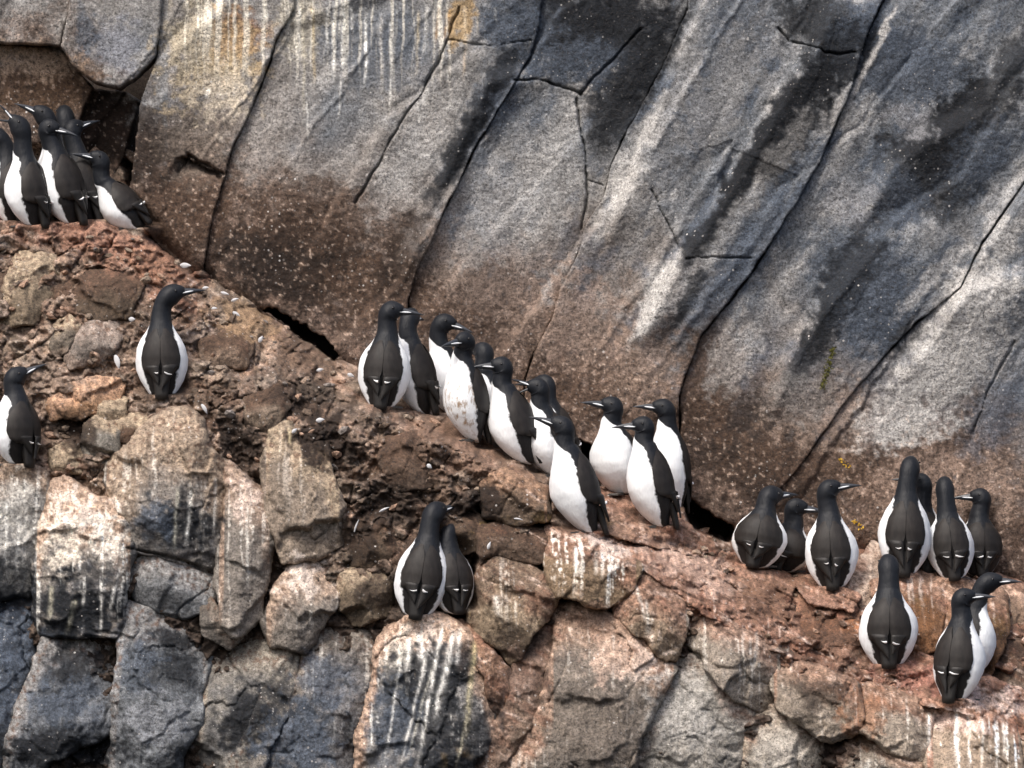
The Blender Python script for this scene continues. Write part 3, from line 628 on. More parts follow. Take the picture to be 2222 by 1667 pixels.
for i, bk in enumerate(B):
    poly, out, tilt, face, top, ts, stk, drk, rp, rm = bk
    sl = sub(poly); x, y, xw, yw = GXX[sl], GYY[sl], XW[sl], YW[sl]
    if x.size < 9: continue
    sd = poly_sd(x * .5 + xw * .5, y * .5 + yw * .5, poly) + 14 + 13 * fbm(x, y, 75, 3, .6, i * 1.9)
    p = np.array(poly, float); p[:, 1] = np.minimum(p[:, 1], 1760); p[:, 0] = np.clip(p[:, 0], -150, 2400)
    cx, cy = (p[:, 0].min() + p[:, 0].max()) / 2, (p[:, 1].min() + p[:, 1].max()) / 2
    sx, sy = max(p[:, 0].max() - p[:, 0].min(), 30) / 2, max(p[:, 1].max() - p[:, 1].min(), 30) / 2
    small = min(sx, sy)
    loc = D0(x, y); base = D0(np.array([cx]), np.array([cy]))[0]
    d = .35 * base + .65 * loc - out * .85 + tilt * (cy - y) * S * .5
    if tilt >= .5: d = loc - out - .035
    d = d + facets(x, y, cx, cy, sx, sy, 100 + i, 7, min(small * S * .36, .075))
    if tilt >= .5: d = d - .045 * ridged(x * .9 + y * .42, (x * .42 - y * .9) * 2.4, 75, 4, i)
    rp_ = min(rp, small * .7) * np.clip(.42 + .9 * fbm(x, y, 70, 3, .5, i * 7.1), .16, 1.0)
    e = np.clip(sd / rp_, 0, 1)
    xk, yk = x + 22 * fbm(x, y, 60, 3, .6, .7), y + 22 * fbm(x, y, 60, 3, .6, 50.9)
    ck, ck2, rk, _, _ = worley(xk, yk * .8, 135, 40 + i)
    d = d + rm * .5 * (1 - np.sqrt(np.clip(1 - (1 - e) ** 2, 0, 1)))
    d = d + facet_field(xk, yk, 150, 60, .085, .014) + facet_field(xk, yk, 44, 90 + i, .016, .003)
    d = d + .010 * fbm(x, y, 90, 4, .55, i * 3.3) - .006 * ridged(x, y, 44, 4, i * 1.1) + .0045 * fbm(x, y, 12, 3, .65, i * 5.)
    d = d + grooves(x, y, xw, yw) * .6 + .010 * np.exp(-((ck2 - ck) * 135 / 3.0) ** 2) * sstep(.5, .8, rk + .4 * fbm(x, y, 80, 2, .5, 2.))
    d = d - .022 * (rk - .5) * sstep(.0, .05, ck2 - ck) * (small > 60)
    pieces.append(('block', sl, sd, d, i))
# rubble slope and soil of the ledge: one sheet behind and between the blocks
xw, yw = XW, YW
f1, f2, rid, o1x, o1y = worley(xw + .35 * yw, yw * 1.25, 52, 3)
g1, g2, rid2, o2x, o2y = worley(xw + .3 * yw, yw * 1.3, 21, 5)
tl = lambda r_, k_: (RV[(r_ * 511).astype(int) * k_ % 512] - .5)
sloped = D0(GXX, GYY)
rough = sstep(-60, 30, GYY - W(GXX))
sloped = sloped + rough * (.05 * fbm(GXX, GYY, 170, 4, .55, 7.7) - .055 * (rid - .35) * sstep(.0, .14, f2 - f1)
                           + .075 * (tl(rid, 3) * o1x + (tl(rid, 5) - .15) * o1y) * (rid > .3) + .030 * (tl(rid2, 3) * o2x + tl(rid2, 5) * o2y)
                           - .026 * (rid2 - .4) * sstep(.0, .2, g2 - g1) + .025 * ridged(GXX, GYY, 60, 4, 4.4) + .008 * fbm(GXX, GYY, 10, 2, .6, 1.))
flow = GXX * .42 - GYY * .9      # ribs of the ledge run down to the right
sloped = sloped - rough * (.022 + .026 * sstep(1100, 1300, GXX)) * ridged(GXX * .9 + GYY * .42, flow * 2.6, 70, 3, 9.)
sloped = sloped + .05 * sstep(20, 110, GYY - F(GXX)) * (1 - .75 * sstep(640, 760, GXX) * (1 - sstep(1120, 1200, GXX)) * (1 - sstep(1250, 1330, GYY)))
for (hp, am) in HOLES:
    sloped = sloped + am * sstep(-10, 10, poly_sd(XW, YW, hp))
sd_s = np.minimum(GYY - (W(GXX) - 110), 400.0)
pieces.append(('slope', (slice(0, NY), slice(0, NX)), sd_s, sloped, 0))
for kind, sl, sd, d, i in pieces:
    comp[sl] = np.where(sd > 1, np.minimum(comp[sl], d), comp[sl])

def comp_at(px, py):
    i = int(round((py - Y0) / STEP)); j = int(round((px - X0) / STEP))
    i = min(max(i, 0), NY - 1); j = min(max(j, 0), NX - 1)
    return comp[i, j]

# ------------------------------------------------------------------ the birds: where each stands and how it is posed
# foot px, base of neck px, head px, bill (dx, dy up, towards camera), yaw (0 faces camera, 90 faces left, 180 faces away), width, push back m, open bill, label
UL = 'birds huddled at the upper left edge'; MID = 'birds in the row below the wall'; TRI = 'three white-breasted birds on the ledge'; RT = 'birds on the ledge at the right'
BIRDS = [
 dict(f=(62,482), n=(36,335), h=(26,264), b=(-1,.75,.15), yaw=122, w=.95, op=1, g=UL, l='open-billed bird with white belly at the front of the upper left huddle'),
 dict(f=(14,474), n=(-4,335), h=(-34,285), b=(-1,.1,.0), yaw=140, w=.95, back=.12, g=UL, l='bird cut off by the left edge, behind the open-billed bird of the upper left huddle'),
 dict(f=(142,476), n=(100,318), h=(88,268), b=(1,-.22,.25), yaw=118, w=.98, g=UL, l='bird with white belly strip and bill pointing right amid the upper left huddle'),
 dict(f=(118,470), n=(96,310), h=(76,238), b=(-1,.45,.1), yaw=150, w=.9, back=.12, g=UL, l='bird at the back of the upper left huddle, bill raised towards the left'),
 dict(f=(135,468), n=(124,300), h=(118,233), b=(-.25,.25,-1), yaw=182, w=.9, back=.22, g=UL, l='rearmost bird of the upper left huddle, only its round dark nape showing on top'),
 dict(f=(186,470), n=(146,320), h=(138,268), b=(1,.38,-.5), yaw=140, w=.92, back=.10, g=UL, l='dark-backed bird with head half hidden, between the white-striped bird and the crouching one'),
 dict(f=(288,486), n=(210,392), h=(203,336), b=(-1,.22,.2), yaw=108, w=.86, g=UL, l='low crouching bird at the right end of the upper left huddle'),
 dict(f=(350,856), n=(346,702), h=(371,636), b=(1,.16,-.1), yaw=181, w=.99, l='lone bird seen from behind on the brown rubble, bill pointing right'),
 dict(f=(44,1004), n=(34,860), h=(36,818), b=(1,.5,-.2), yaw=128, w=1.02, l='bird at the left edge standing on a rounded boulder, white belly to the left'),
 dict(f=(826,880), n=(838,728), h=(846,672), b=(1,-.08,.1), yaw=184, w=1.0, g=MID, l='bird seen from behind at the left end of the row below the wall'),
 dict(f=(918,892), n=(884,735), h=(890,686), b=(.45,-.05,-1), yaw=112, w=.92, back=.05, g=MID, l='bird turning its face to the wall, second from the left in the middle row'),
 dict(f=(992,900), n=(952,752), h=(962,696), b=(1,-.32,.25), yaw=74, w=.92, back=.16, g=MID, l='white-breasted bird looking right, third from the left in the middle row'),
 dict(f=(1030,952), n=(1002,784), h=(1012,738), b=(-1,-.18,.75), yaw=84, w=.98, g=MID, l='bird with a dirty brown-stained white belly in the middle row'),
 dict(f=(1098,975), n=(1050,812), h=(1050,760), b=(-1,.02,-.55), yaw=86, w=.92, back=.14, g=MID, l='bird half hidden between the stained bird and its right neighbour'),
 dict(f=(1146,1000), n=(1090,842), h=(1092,794), b=(-1,.02,.15), yaw=106, w=1.0, g=MID, l='bird with dark folded wing looking left, just left of the open-billed one'),
 dict(f=(1208,1030), n=(1172,886), h=(1170,840), b=(-1,.10,.1), yaw=84, w=.95, op=1, back=.02, g=MID, l='bird with wide open bill facing left in the middle row'),
 dict(f=(1228,1010), n=(1190,878), h=(1184,832), b=(-1,.02,-.3), yaw=86, w=.92, back=.18, g=MID, l='bird almost wholly hidden behind the one with the wide open bill'),
 dict(f=(1280,1150), n=(1226,972), h=(1220,924), b=(-1,.34,.05), yaw=92, w=1.04, g=MID, l='large bright-bellied bird standing lowest, at the right end of the middle row'),
 dict(f=(1352,1070), n=(1328,924), h=(1332,882), b=(-1,.18,.15), yaw=58, w=1.0, g=TRI, l='left one of the three white-breasted birds right of the dark hole'),
 dict(f=(1438,1140), n=(1398,966), h=(1400,924), b=(-1,.0,.1), yaw=96, w=1.0, g=TRI, l='front one of the three white-breasted birds, with a dark wing on its right side'),
 dict(f=(1470,1104), n=(1452,930), h=(1446,886), b=(-1,.10,.1), yaw=66, w=.92, back=.12, g=TRI, l='rear right one of the three white-breasted birds'),
 dict(f=(1640,1228), n=(1664,1112), h=(1678,1078), b=(1,.10,-.7), yaw=188, w=1.04, th=14, g=RT, l='hunched dark bird at the left end of the right-hand group'),
 dict(f=(1700,1240), n=(1728,1146), h=(1732,1104), b=(1,-.10,.1), yaw=206, w=.98, back=.08, th=22, g=RT, l='crouched bird with white breast edge, between the hunched bird and the upright one'),
 dict(f=(1812,1274), n=(1804,1122), h=(1802,1062), b=(1,.16,.0), yaw=183, w=1.02, g=RT, l='upright bird seen from behind with its pale bill pointing right'),
 dict(f=(1968,1246), n=(1976,1078), h=(1987,1012), b=(.12,.22,-1), yaw=180, w=1.02, g=RT, l='tallest bird at the right, seen from behind with its thin neck stretched up'),
 dict(f=(2022,1240), n=(2014,1105), h=(2014,1048), b=(-1,.12,.0), yaw=175, w=.88, back=.16, like=.15, g=RT, l='bird hidden behind the tallest one, its bill tip showing on the left'),
 dict(f=(2080,1256), n=(2066,1118), h=(2062,1056), b=(-.1,.2,-1), yaw=178, w=.92, like=-.09, g=RT, l='bird seen from behind, right neighbour of the tallest bird'),
 dict(f=(2142,1252), n=(2142,1130), h=(2148,1082), b=(-1,.0,.0), yaw=166, w=.9, back=.03, th=30, g=RT, l='all-dark bird at the right edge with its bill pointing left'),
 dict(f=(1926,1440), n=(1928,1286), h=(1928,1224), b=(-.08,.15,-1), yaw=179, w=1.12, g=RT, l='broad bird seen from behind, lowest but one at the right'),
 dict(f=(2064,1510), n=(2082,1346), h=(2084,1294), b=(1,.08,.1), yaw=206, w=1.0, g=RT, l='lowest bird at the right, back turned and bill pointing right'),
 dict(f=(2098,1470), n=(2120,1320), h=(2150,1262), b=(1,.04,.1), yaw=240, w=.92, back=.17, g=RT, l='bird behind the lowest right bird, its neck stretched out to the right'),
 dict(f=(904,1330), n=(930,1168), h=(946,1108), b=(.8,.22,-.8), yaw=181, w=1.03, l='front bird of the pair on the white-streaked boulder, seen from behind'),
 dict(f=(988,1322), n=(974,1190), h=(978,1154), b=(.6,.08,-1), yaw=158, w=.9, back=.06, like=.05, l='smaller rear bird of the pair on the white-streaked boulder'),
]
for bd in BIRDS:
    fx, fy = bd['f']
    v = np.median([comp_at(fx + dx, fy + dy) for dx in (-12, 0, 12) for dy in (2, 8)])
    bd['y'] = float(v) + bd.get('back', 0.0)
for i_, bd in enumerate(BIRDS):
    if 'like' in bd: bd['y'] = BIRDS[i_ - 1]['y'] + bd['like']
# leave room behind each bird, and a flat place to stand
def carve(x, y, d):
    for bd in BIRDS:
        (fx, fy), (nx, ny) = bd['f'], bd['n']
        if x.max() < fx - 200 or x.min() > fx + 200 or y.max() < ny - 100 or y.min() > fy + 60: continue
        t = np.clip((fy - y) / (fy - ny), 0, 1.3)
        ax = fx + (nx - fx) * t
        dxn = np.abs(x - ax) / (62 * bd['w'])
        need = bd['y'] + .115 * bd['w'] * np.sqrt(np.clip(1 - (dxn * .8) ** 2, 0, 1)) * sstep(0, .12, t)
        inside = (1 - sstep(.6, 1.3, dxn)) * sstep(-3, 5, fy - y) * (1 - sstep(1.0, 1.3, t))
        d = d + np.maximum(need - d, 0) * inside
        # shelf: the rock just under the feet comes forward a little
        sh = (1 - sstep(.3, 1.0, np.abs(x - fx) / 52)) * sstep(-4, 3, y - fy) * (1 - sstep(6, 46, y - fy))
        if bd.get('back', 0) == 0:
            tgt = bd['y'] - .045
            d = d - np.maximum(d - tgt, 0) * sh
    return d

cliff = None
def emit(kind, sl, sd, d, i, parent):
    x, y = GXX[sl].copy(), GYY[sl].copy()
    d = carve(x, y, d)
    inside = sd > 0
    cell = inside[:-1, :-1] | inside[1:, :-1] | inside[:-1, 1:] | inside[1:, 1:]
    gy_, gx_ = np.gradient(sd, STEP)
    nrm = np.maximum(np.hypot(gx_, gy_), .3)
    out = ~inside
    sh = np.clip(-sd, 0, 8)
    xs = np.where(out, x + gx_ / nrm ** 2 * sh, x); ys = np.where(out, y + gy_ / nrm ** 2 * sh, y)
    d = np.where(out, d + .22, d)
    if kind == 'slab': col = wall_colour(x, y)
    elif kind == 'block': col = block_colour(x, y, i)
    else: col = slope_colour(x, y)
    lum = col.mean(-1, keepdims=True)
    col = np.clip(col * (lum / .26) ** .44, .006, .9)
    n, m = x.shape
    idx = np.arange(n * m).reshape(n, m)
    q = np.stack([idx[:-1, :-1], idx[1:, :-1], idx[1:, 1:], idx[:-1, 1:]], -1)[cell]
    if len(q) == 0: return None
    used = np.zeros(n * m, dtype=bool); used[q.ravel()] = True
    re = np.cumsum(used) - 1
    v = wpos(xs, ys, d).reshape(-1, 3)[used]
    name = {'slab': 'rock_slab', 'block': 'boulder', 'slope': 'rock_ledge'}[kind]
    o = grid_obj(name, v, re[q], ROCK, parent, col.reshape(-1, 3)[used])
    return o

# solid rock behind the slabs, so that cracks end in darkness and not in sky
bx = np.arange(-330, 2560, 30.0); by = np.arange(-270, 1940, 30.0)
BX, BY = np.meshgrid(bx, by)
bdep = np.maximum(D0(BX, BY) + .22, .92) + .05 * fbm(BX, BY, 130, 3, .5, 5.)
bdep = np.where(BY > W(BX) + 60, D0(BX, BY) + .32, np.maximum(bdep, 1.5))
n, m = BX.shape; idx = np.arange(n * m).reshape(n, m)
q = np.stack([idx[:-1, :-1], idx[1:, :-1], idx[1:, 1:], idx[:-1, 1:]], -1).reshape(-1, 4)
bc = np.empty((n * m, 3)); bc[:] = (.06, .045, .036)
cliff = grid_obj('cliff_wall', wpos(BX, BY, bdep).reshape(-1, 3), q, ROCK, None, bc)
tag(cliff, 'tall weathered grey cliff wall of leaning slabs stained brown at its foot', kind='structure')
for pc in pieces:
    if pc[0] == 'slope':
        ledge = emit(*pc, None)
        tag(ledge, 'sloping brown and reddish ledge of soil and rubble below the wall', kind='structure')
for pc in pieces:
    if pc[0] == 'slab': emit(*pc, cliff)
    elif pc[0] == 'block': emit(*pc, ledge)

# ------------------------------------------------------------------ loose stones lying on the ledge (pieces of the ledge)
def stone_mesh(seed):
    r = np.random.default_rng(seed)
    import bmesh
    bm = bmesh.new(); bmesh.ops.create_icosphere(bm, subdivisions=1, radius=1)
    for v in bm.verts:
        k = r.uniform(.7, 1.15); v.co = Vector((v.co.x * k * 1.2, v.co.y * k * .9, v.co.z * k * .75))
    me = bpy.data.meshes.new('stone'); bm.to_mesh(me); bm.free()
    ca = me.color_attributes.new('alb', 'FLOAT_COLOR', 'POINT')
    base = [(.27,.21,.16),(.17,.12,.085),(.33,.24,.18),(.23,.2,.18),(.37,.24,.17),(.12,.085,.062)][seed % 6]
    for dd in ca.data: dd.color = (*base, 1)
    me.materials.append(ROCK)
    return me
stones = [stone_mesh(s) for s in range(12)]
cnt = 0
while cnt < 170:
    px = random.uniform(-60, 1260); py = random.uniform(480, 1400)
    if cnt > 140: px = random.uniform(1300, 2200); py = random.uniform(1100, 1500)
    if not (W(px) + 15 < py < min(F(px) + 260, 1380)): continue
    ii, jj = int((py - Y0) / STEP), int((px - X0) / STEP)
    if sloped[ii, jj] > comp[ii, jj] + .01: continue
    if any(abs(px - b_['f'][0]) < 60 and b_['n'][1] - 60 < py < b_['f'][1] + 8 for b_ in BIRDS): cnt += 0; continue
    o = bpy.data.objects.new('stone', random.choice(stones)); COL.objects.link(o); o.parent = ledge
    sz = S * random.choice([5, 6, 7, 8, 9, 11, 14])
    o.scale = (sz * random.uniform(.8, 1.5), sz, sz * random.uniform(.7, 1.1))
    o.rotation_euler = (random.uniform(-.5, .5), random.uniform(-.6, .6), random.uniform(0, 6.28))
    o.location = ((px - CX) * S, comp_at(px, py) - sz * .25, -(py - CZ) * S)
    cnt += 1

# ------------------------------------------------------------------ bird materials
def plumage():
    m, nt, bs = new_mat('plumage'); N = nt.nodes; L = nt.links
    ge = N.new('ShaderNodeNewGeometry')
    a = N.new('ShaderNodeAttribute'); a.attribute_name = 'belly'
    hd = N.new('ShaderNodeAttribute'); hd.attribute_name = 'hood'
    so = N.new('ShaderNodeAttribute'); so.attribute_name = 'soil'
    nz = N.new('ShaderNodeTexNoise'); nz.inputs['Scale'].default_value = 42; nz.inputs['Detail'].default_value = 4
    L.new(ge.outputs['Position'], nz.inputs['Vector'])
    ad = N.new('ShaderNodeMath'); ad.operation = 'MULTIPLY_ADD'; L.new(nz.outputs['Fac'], ad.inputs[0]); ad.inputs[1].default_value = .20; L.new(a.outputs['Fac'], ad.inputs[2])
    mr = N.new('ShaderNodeMapRange'); mr.inputs[1].default_value = .075; mr.inputs[2].default_value = .125; L.new(ad.outputs[0], mr.inputs[0])
    n2 = N.new('ShaderNodeTexNoise'); n2.inputs['Scale'].default_value = 130; n2.inputs['Detail'].default_value = 4
    mp = N.new('ShaderNodeMapping'); mp.inputs['Scale'].default_value = (1, 1, .35); L.new(ge.outputs['Position'], mp.inputs[0]); L.new(mp.outputs[0], n2.inputs['Vector'])
    dk = N.new('ShaderNodeMix'); dk.data_type = 'RGBA'; L.new(n2.outputs['Fac'], dk.inputs['Factor'])
    dk.inputs['A'].default_value = (.005, .0047, .005, 1); dk.inputs['B'].default_value = (.022, .0195, .019, 1)
    hk = N.new('ShaderNodeMix'); hk.data_type = 'RGBA'; L.new(hd.outputs['Fac'], hk.inputs['Factor']); L.new(dk.outputs['Result'], hk.inputs['A'])
    hk.inputs['B'].default_value = (.007, .0085, .012, 1)
    wh = N.new('ShaderNodeMix'); wh.data_type = 'RGBA'; L.new(n2.outputs['Fac'], wh.inputs['Factor'])
    wh.inputs['A'].default_value = (.70, .715, .73, 1); wh.inputs['B'].default_value = (.88, .90, .915, 1)
    n3 = N.new('ShaderNodeTexNoise'); n3.inputs['Scale'].default_value = 48; n3.inputs['Detail'].default_value = 6; n3.inputs['Roughness'].default_value = .7
    L.new(mp.outputs[0], n3.inputs['Vector'])
    sr = N.new('ShaderNodeMapRange'); sr.inputs[1].default_value = .50; sr.inputs[2].default_value = .66; L.new(n3.outputs['Fac'], sr.inputs[0])
    sm = N.new('ShaderNodeMath'); sm.operation = 'MULTIPLY'; L.new(sr.outputs[0], sm.inputs[0]); L.new(so.outputs['Fac'], sm.inputs[1])
    ws = N.new('ShaderNodeMix'); ws.data_type = 'RGBA'; L.new(sm.outputs[0], ws.inputs['Factor']); L.new(wh.outputs['Result'], ws.inputs['A'])
    ws.inputs['B'].default_value = (.30, .21, .14, 1)
    fx = N.new('ShaderNodeMix'); fx.data_type = 'RGBA'; L.new(mr.outputs[0], fx.inputs['Factor']); L.new(hk.outputs['Result'], fx.inputs['A']); L.new(ws.outputs['Result'], fx.inputs['B'])
    L.new(fx.outputs['Result'], bs.inputs['Base Color'])
    bs.inputs['Roughness'].default_value = .55; bs.inputs['Specular IOR Level'].default_value = .25
    bs.inputs['Sheen Weight'].default_value = .03; bs.inputs['Sheen Roughness'].default_value = .5
    bp = N.new('ShaderNodeBump'); bp.inputs['Strength'].default_value = .35; bp.inputs['Distance'].default_value = .006
    L.new(n2.outputs['Fac'], bp.inputs['Height']); L.new(bp.outputs[0], bs.inputs['Normal'])
    return m
def plain(name, c1, c2, rough=.6, scale=90, zs=.25, spec=.3, bump=.3):
    m, nt, bs = new_mat(name); N = nt.nodes; L = nt.links
    ge = N.new('ShaderNodeNewGeometry')
    mp = N.new('ShaderNodeMapping'); mp.inputs['Scale'].default_value = (1, 1, zs); L.new(ge.outputs['Position'], mp.inputs[0])
    nz = N.new('ShaderNodeTexNoise'); nz.inputs['Scale'].default_value = scale; nz.inputs['Detail'].default_value = 4; L.new(mp.outputs[0], nz.inputs['Vector'])
    mx = N.new('ShaderNodeMix'); mx.data_type = 'RGBA'; L.new(nz.outputs['Fac'], mx.inputs['Factor'])
    mx.inputs['A'].default_value = (*c1, 1); mx.inputs['B'].default_value = (*c2, 1)
    L.new(mx.outputs['Result'], bs.inputs['Base Color'])
    bs.inputs['Roughness'].default_value = rough; bs.inputs['Specular IOR Level'].default_value = spec
    bp = N.new('ShaderNodeBump'); bp.inputs['Strength'].default_value = bump; bp.inputs['Distance'].default_value = .005
    L.new(nz.outputs['Fac'], bp.inputs['Height']); L.new(bp.outputs[0], bs.inputs['Normal'])
    return m
PLUM = plumage()
WING = plain('wing_feathers', (.004,.0037,.0037), (.030,.0245,.0215), .6, 55, .35)
PRIM = plain('flight_feathers', (.006,.0055,.0055), (.024,.021,.019), .55, 60)
BAR = plain('white_feathers', (.70,.70,.70), (.88,.88,.87), .7)
BILL = plain('bill_horn', (.014,.016,.02), (.04,.045,.055), .35, 60, 1, .5, .1)
STRIPE = plain('bill_edge', (.62,.65,.68), (.8,.82,.84), .4, 60, 1, .4, .05)
EYE = plain('eye', (.006,.005,.005), (.012,.01,.01), .08, 50, 1, .6, 0)
FOOT = plain('webbed_skin', (.035,.035,.035), (.12,.11,.10), .5, 120, 1, .4, .4)

def V3(a): return np.array(a, float)
def unit(a): a = V3(a); return a / np.linalg.norm(a)
BODY_T = [-.06,-.03,0,.08,.2,.35,.5,.65,.78,.9,1.0]
BODY_L = [9,20,28,37,48,56,58,54,45,32,24.5]
BODY_D = [5,10,16,24,36,46,50,47,40,31.5,25.5]
BODY_O = [-6,-3,0,3,5,7,8,7,5,2,0]
TH_T = [-.1,0,.1,.3,.5,.7,.82,.92,1.0,1.06,1.12]
TH_B = [62,54,50,46,44,45,48,58,84,135,200]
def bird(bd, k):
    w = bd['w'] * S
    (fx, fy), (nx, ny), (hx, hy) = bd['f'], bd['n'], bd['h']
    yaw = R(bd['yaw']); H = V3([-math.sin(yaw), -math.cos(yaw), 0])
    yb = bd['y'] - .005
    Fp = V3([(fx - CX) * S, yb, -(fy - CZ) * S])
    root = bpy.data.objects.new('guillemot', None); COL.objects.link(root); root.location = Fp
    root.empty_display_size = .05
    tag(root, bd['l'], 'bird', bd.get('g'))
    dl = V3([(nx - fx) * S, 0, -(ny - fy) * S]); ln = np.linalg.norm(dl)
    dl[1] = -.16 * ln * math.cos(yaw)
    Np = dl; LB = np.linalg.norm(dl); A = dl / LB
    Vv = H - A * np.dot(H, A); Vv /= np.linalg.norm(Vv)      # ventral
    Lt = np.cross(A, Vv)
    Bd = unit([bd['b'][0], -bd['b'][2], bd['b'][1]])          # bill direction
    Hd = V3([(hx - fx) * S, 0, -(hy - fy) * S]); Hd[1] = Np[1] + .35 * (np.linalg.norm(Hd - Np * [1, 0, 1]) * A[1]) + .012 * Bd[1]
    lean = Bd[1] * 12 * S; Hd[1] += lean
    up = unit(V3([0, 0, 1]) - Bd * Bd[2])
    # --- body, neck and head as one surface
    cen, fr, rl, rd, ts = [], [], [], [], []
    for t in np.concatenate([np.linspace(-.06, .06, 7), np.linspace(.1, 1.0, 22)]):
        cen.append(A * (t * LB) + Vv * np.interp(t, BODY_T, BODY_O) * w)
        fr.append((A, -Vv, Lt)); rl.append(np.interp(t, BODY_T, BODY_L) * w); rd.append(np.interp(t, BODY_T, BODY_D) * w); ts.append(t)
    hs = .5 * S + .5 * w
    nl = np.linalg.norm(Hd - Np)
    P0, P1 = Np, Np + A * nl * .5
    P3 = Hd + Bd * 27 * hs; P2 = Hd - Bd * 19 * hs + up * 5 * hs
    D_, L_ = -Vv, Lt; Tp = A
    HR_T = [0, .2, .4, .55, .68, .78, .86, .93, .97, 1.0]
    HR_R = [24.5, 21.5, 20.3, 21.8, 23.6, 23, 19.8, 15.8, 12.8, 10]
    for u in np.linspace(.05, 1, 22):
        p = (1-u)**3*P0 + 3*(1-u)**2*u*P1 + 3*(1-u)*u*u*P2 + u**3*P3
        T = unit(3*(1-u)**2*(P1-P0) + 6*(1-u)*u*(P2-P1) + 3*u*u*(P3-P2))
        ax = np.cross(Tp, T); s_ = np.linalg.norm(ax)
        if s_ > 1e-6:
            ax /= s_; an = math.asin(min(1, s_))
            rot = lambda v_: v_*math.cos(an) + np.cross(ax, v_)*math.sin(an) + ax*np.dot(ax, v_)*(1-math.cos(an))
            D_, L_ = rot(D_), rot(L_)
        Tp = T
        cen.append(p); fr.append((T, D_, L_)); r = np.interp(u, HR_T, HR_R) * hs
        # head a little narrower from side to side than high
        rl.append(r); rd.append(r); ts.append(1 + .35 * u)
    NS = 30
    thx = 26 * abs(math.sin(yaw)) ** 2 + bd.get('th', 0)
    vs, bel, hood, soil = [], [], [], []
    rr_ = np.random.default_rng(500 + k)
    wob = rr_.uniform(-1, 1, 8)
    for ci, (c, f, a, b_, t) in enumerate(zip(cen, fr, rl, rd, ts)):
        for j in range(NS):
            th = 2 * math.pi * j / NS
            off = math.cos(th) * f[1] * b_ + math.sin(th) * f[2] * a
            if t > 1.2:    # head: squeeze sideways
                lat = unit(np.cross(Bd, up)); off = off - lat * np.dot(off, lat) * .13 * min(1, (t - 1.2) / .06)
            # soft unevenness of the plumage
            off = off * (1 + .018 * math.sin(3 * th + wob[0] * 3 + t * 7) + .015 * math.sin(5 * th - t * 13 + wob[1] * 4))
            vs.append(c + off)
            tha = min(th, 2 * math.pi - th)
            tb = math.radians(np.interp(t, TH_T, TH_B) + thx * (1 - .5 * max(0, (t - .8) / .2)) + 3 * math.sin(t * 14 + wob[2] * 4 + (2 if th < math.pi else 0)) + 3 * wob[3])
            bel.append((tha - tb) * .5)
            hood.append(min(1, max(0, (t - .72) / .2)))
            lowd = max(0, 1 - t / .35) * .35 + .03
            soil.append((.5 + .9 * math.exp(-((t - .45) / .3) ** 2)) if 'stained' in bd['l'] and 'dirty' in bd['l'] else lowd)
    fs = []
    nr = len(cen)
    for i in range(nr - 1):
        for j in range(NS):
            fs.append((i*NS+j, i*NS+(j+1) % NS, (i+1)*NS+(j+1) % NS, (i+1)*NS+j))
    fs.append(tuple(range(NS - 1, -1, -1))); fs.append(tuple((nr-1)*NS + j for j in range(NS)))
    mesh_obj('body', vs, fs, PLUM, root, True, {'belly': bel, 'hood': hood, 'soil': soil})
    # --- bill
    lat = unit(np.cross(Bd, up))
    base = P3 - Bd * 6 * hs
    def mandible(y_off, ang, hh, ll, droop, lowside):
        d2 = unit(Bd * math.cos(ang) + up * math.sin(ang)); u2 = unit(up * math.cos(ang) - Bd * math.sin(ang))
        vv, ff = [], []
        n_, s_ = 8, 10
        for i in range(n_):
            t = i / (n_ - 1)
            c = base + up * y_off * hs + d2 * ll * t * hs - u2 * droop * t * t * t * hs
            h_ = hh * (1 - t ** 1.15) + .4; wd = 6.2 * (1 - t) ** .8 + .5
            for j in range(s_):
                a = 2 * math.pi * j / s_
                vv.append(c + u2 * math.sin(a) * h_ * hs + lat * math.cos(a) * wd * hs)
        for i in range(n_ - 1):
            for j in range(s_):
                ff.append((i*s_+j, i*s_+(j+1) % s_, (i+1)*s_+(j+1) % s_, (i+1)*s_+j))
        ff.append(tuple(range(s_-1, -1, -1))); ff.append(tuple((n_-1)*s_+j for j in range(s_)))
        return vv, ff
    if bd.get('op'):
        v1, f1_ = mandible(3.5, R(12), 4.5, 50, 3, False)
        bill = mesh_obj('upper_bill', v1, f1_, BILL, root)
        v2, f2_ = mandible(-5, R(-30), 3.2, 42, -2, True)
        mesh_obj('lower_bill', v2, f2_, BILL, root)
        sa = R(12); so_ = 3.0
    else:
        v1, f1_ = mandible(-1.5, 0, 9.6, 52, 3.5, False)
        bill = mesh_obj('bill', v1, f1_, BILL, root)
        sa = 0; so_ = -1.5
    d2 = unit(Bd * math.cos(sa) + up * math.sin(sa)); u2 = unit(up * math.cos(sa) - Bd * math.sin(sa))
    for sgn in (-1, 1):
        vv, ff = [], []
        for i in range(7):
            t = i / 6
            tt = .02 + .50 * t
            wd = 6.2 * (1 - tt) ** .8 + .5
            c = base + up * so_ * hs + d2 * 48 * tt * hs + lat * sgn * (wd + .4 + 4.2 * max(0, .18 - tt) / .18) * hs - u2 * (1.2 - t) * hs
            th_ = (1.9 * math.sin(math.pi * (.12 + .80 * t)) + .25) * hs
            for a in range(6):
                an = a * math.pi / 3
                vv.append(c + u2 * math.sin(an) * th_ + lat * math.cos(an) * th_ * .6)
        for i in range(6):
            for a in range(6):
                ff.append((i*6+a, i*6+(a+1) % 6, (i+1)*6+(a+1) % 6, (i+1)*6+a))
        ff.append((5,4,3,2,1,0)); ff.append(tuple(36 + a for a in range(6)))
        mesh_obj('gape_stripe', vv, ff, STRIPE, bill)
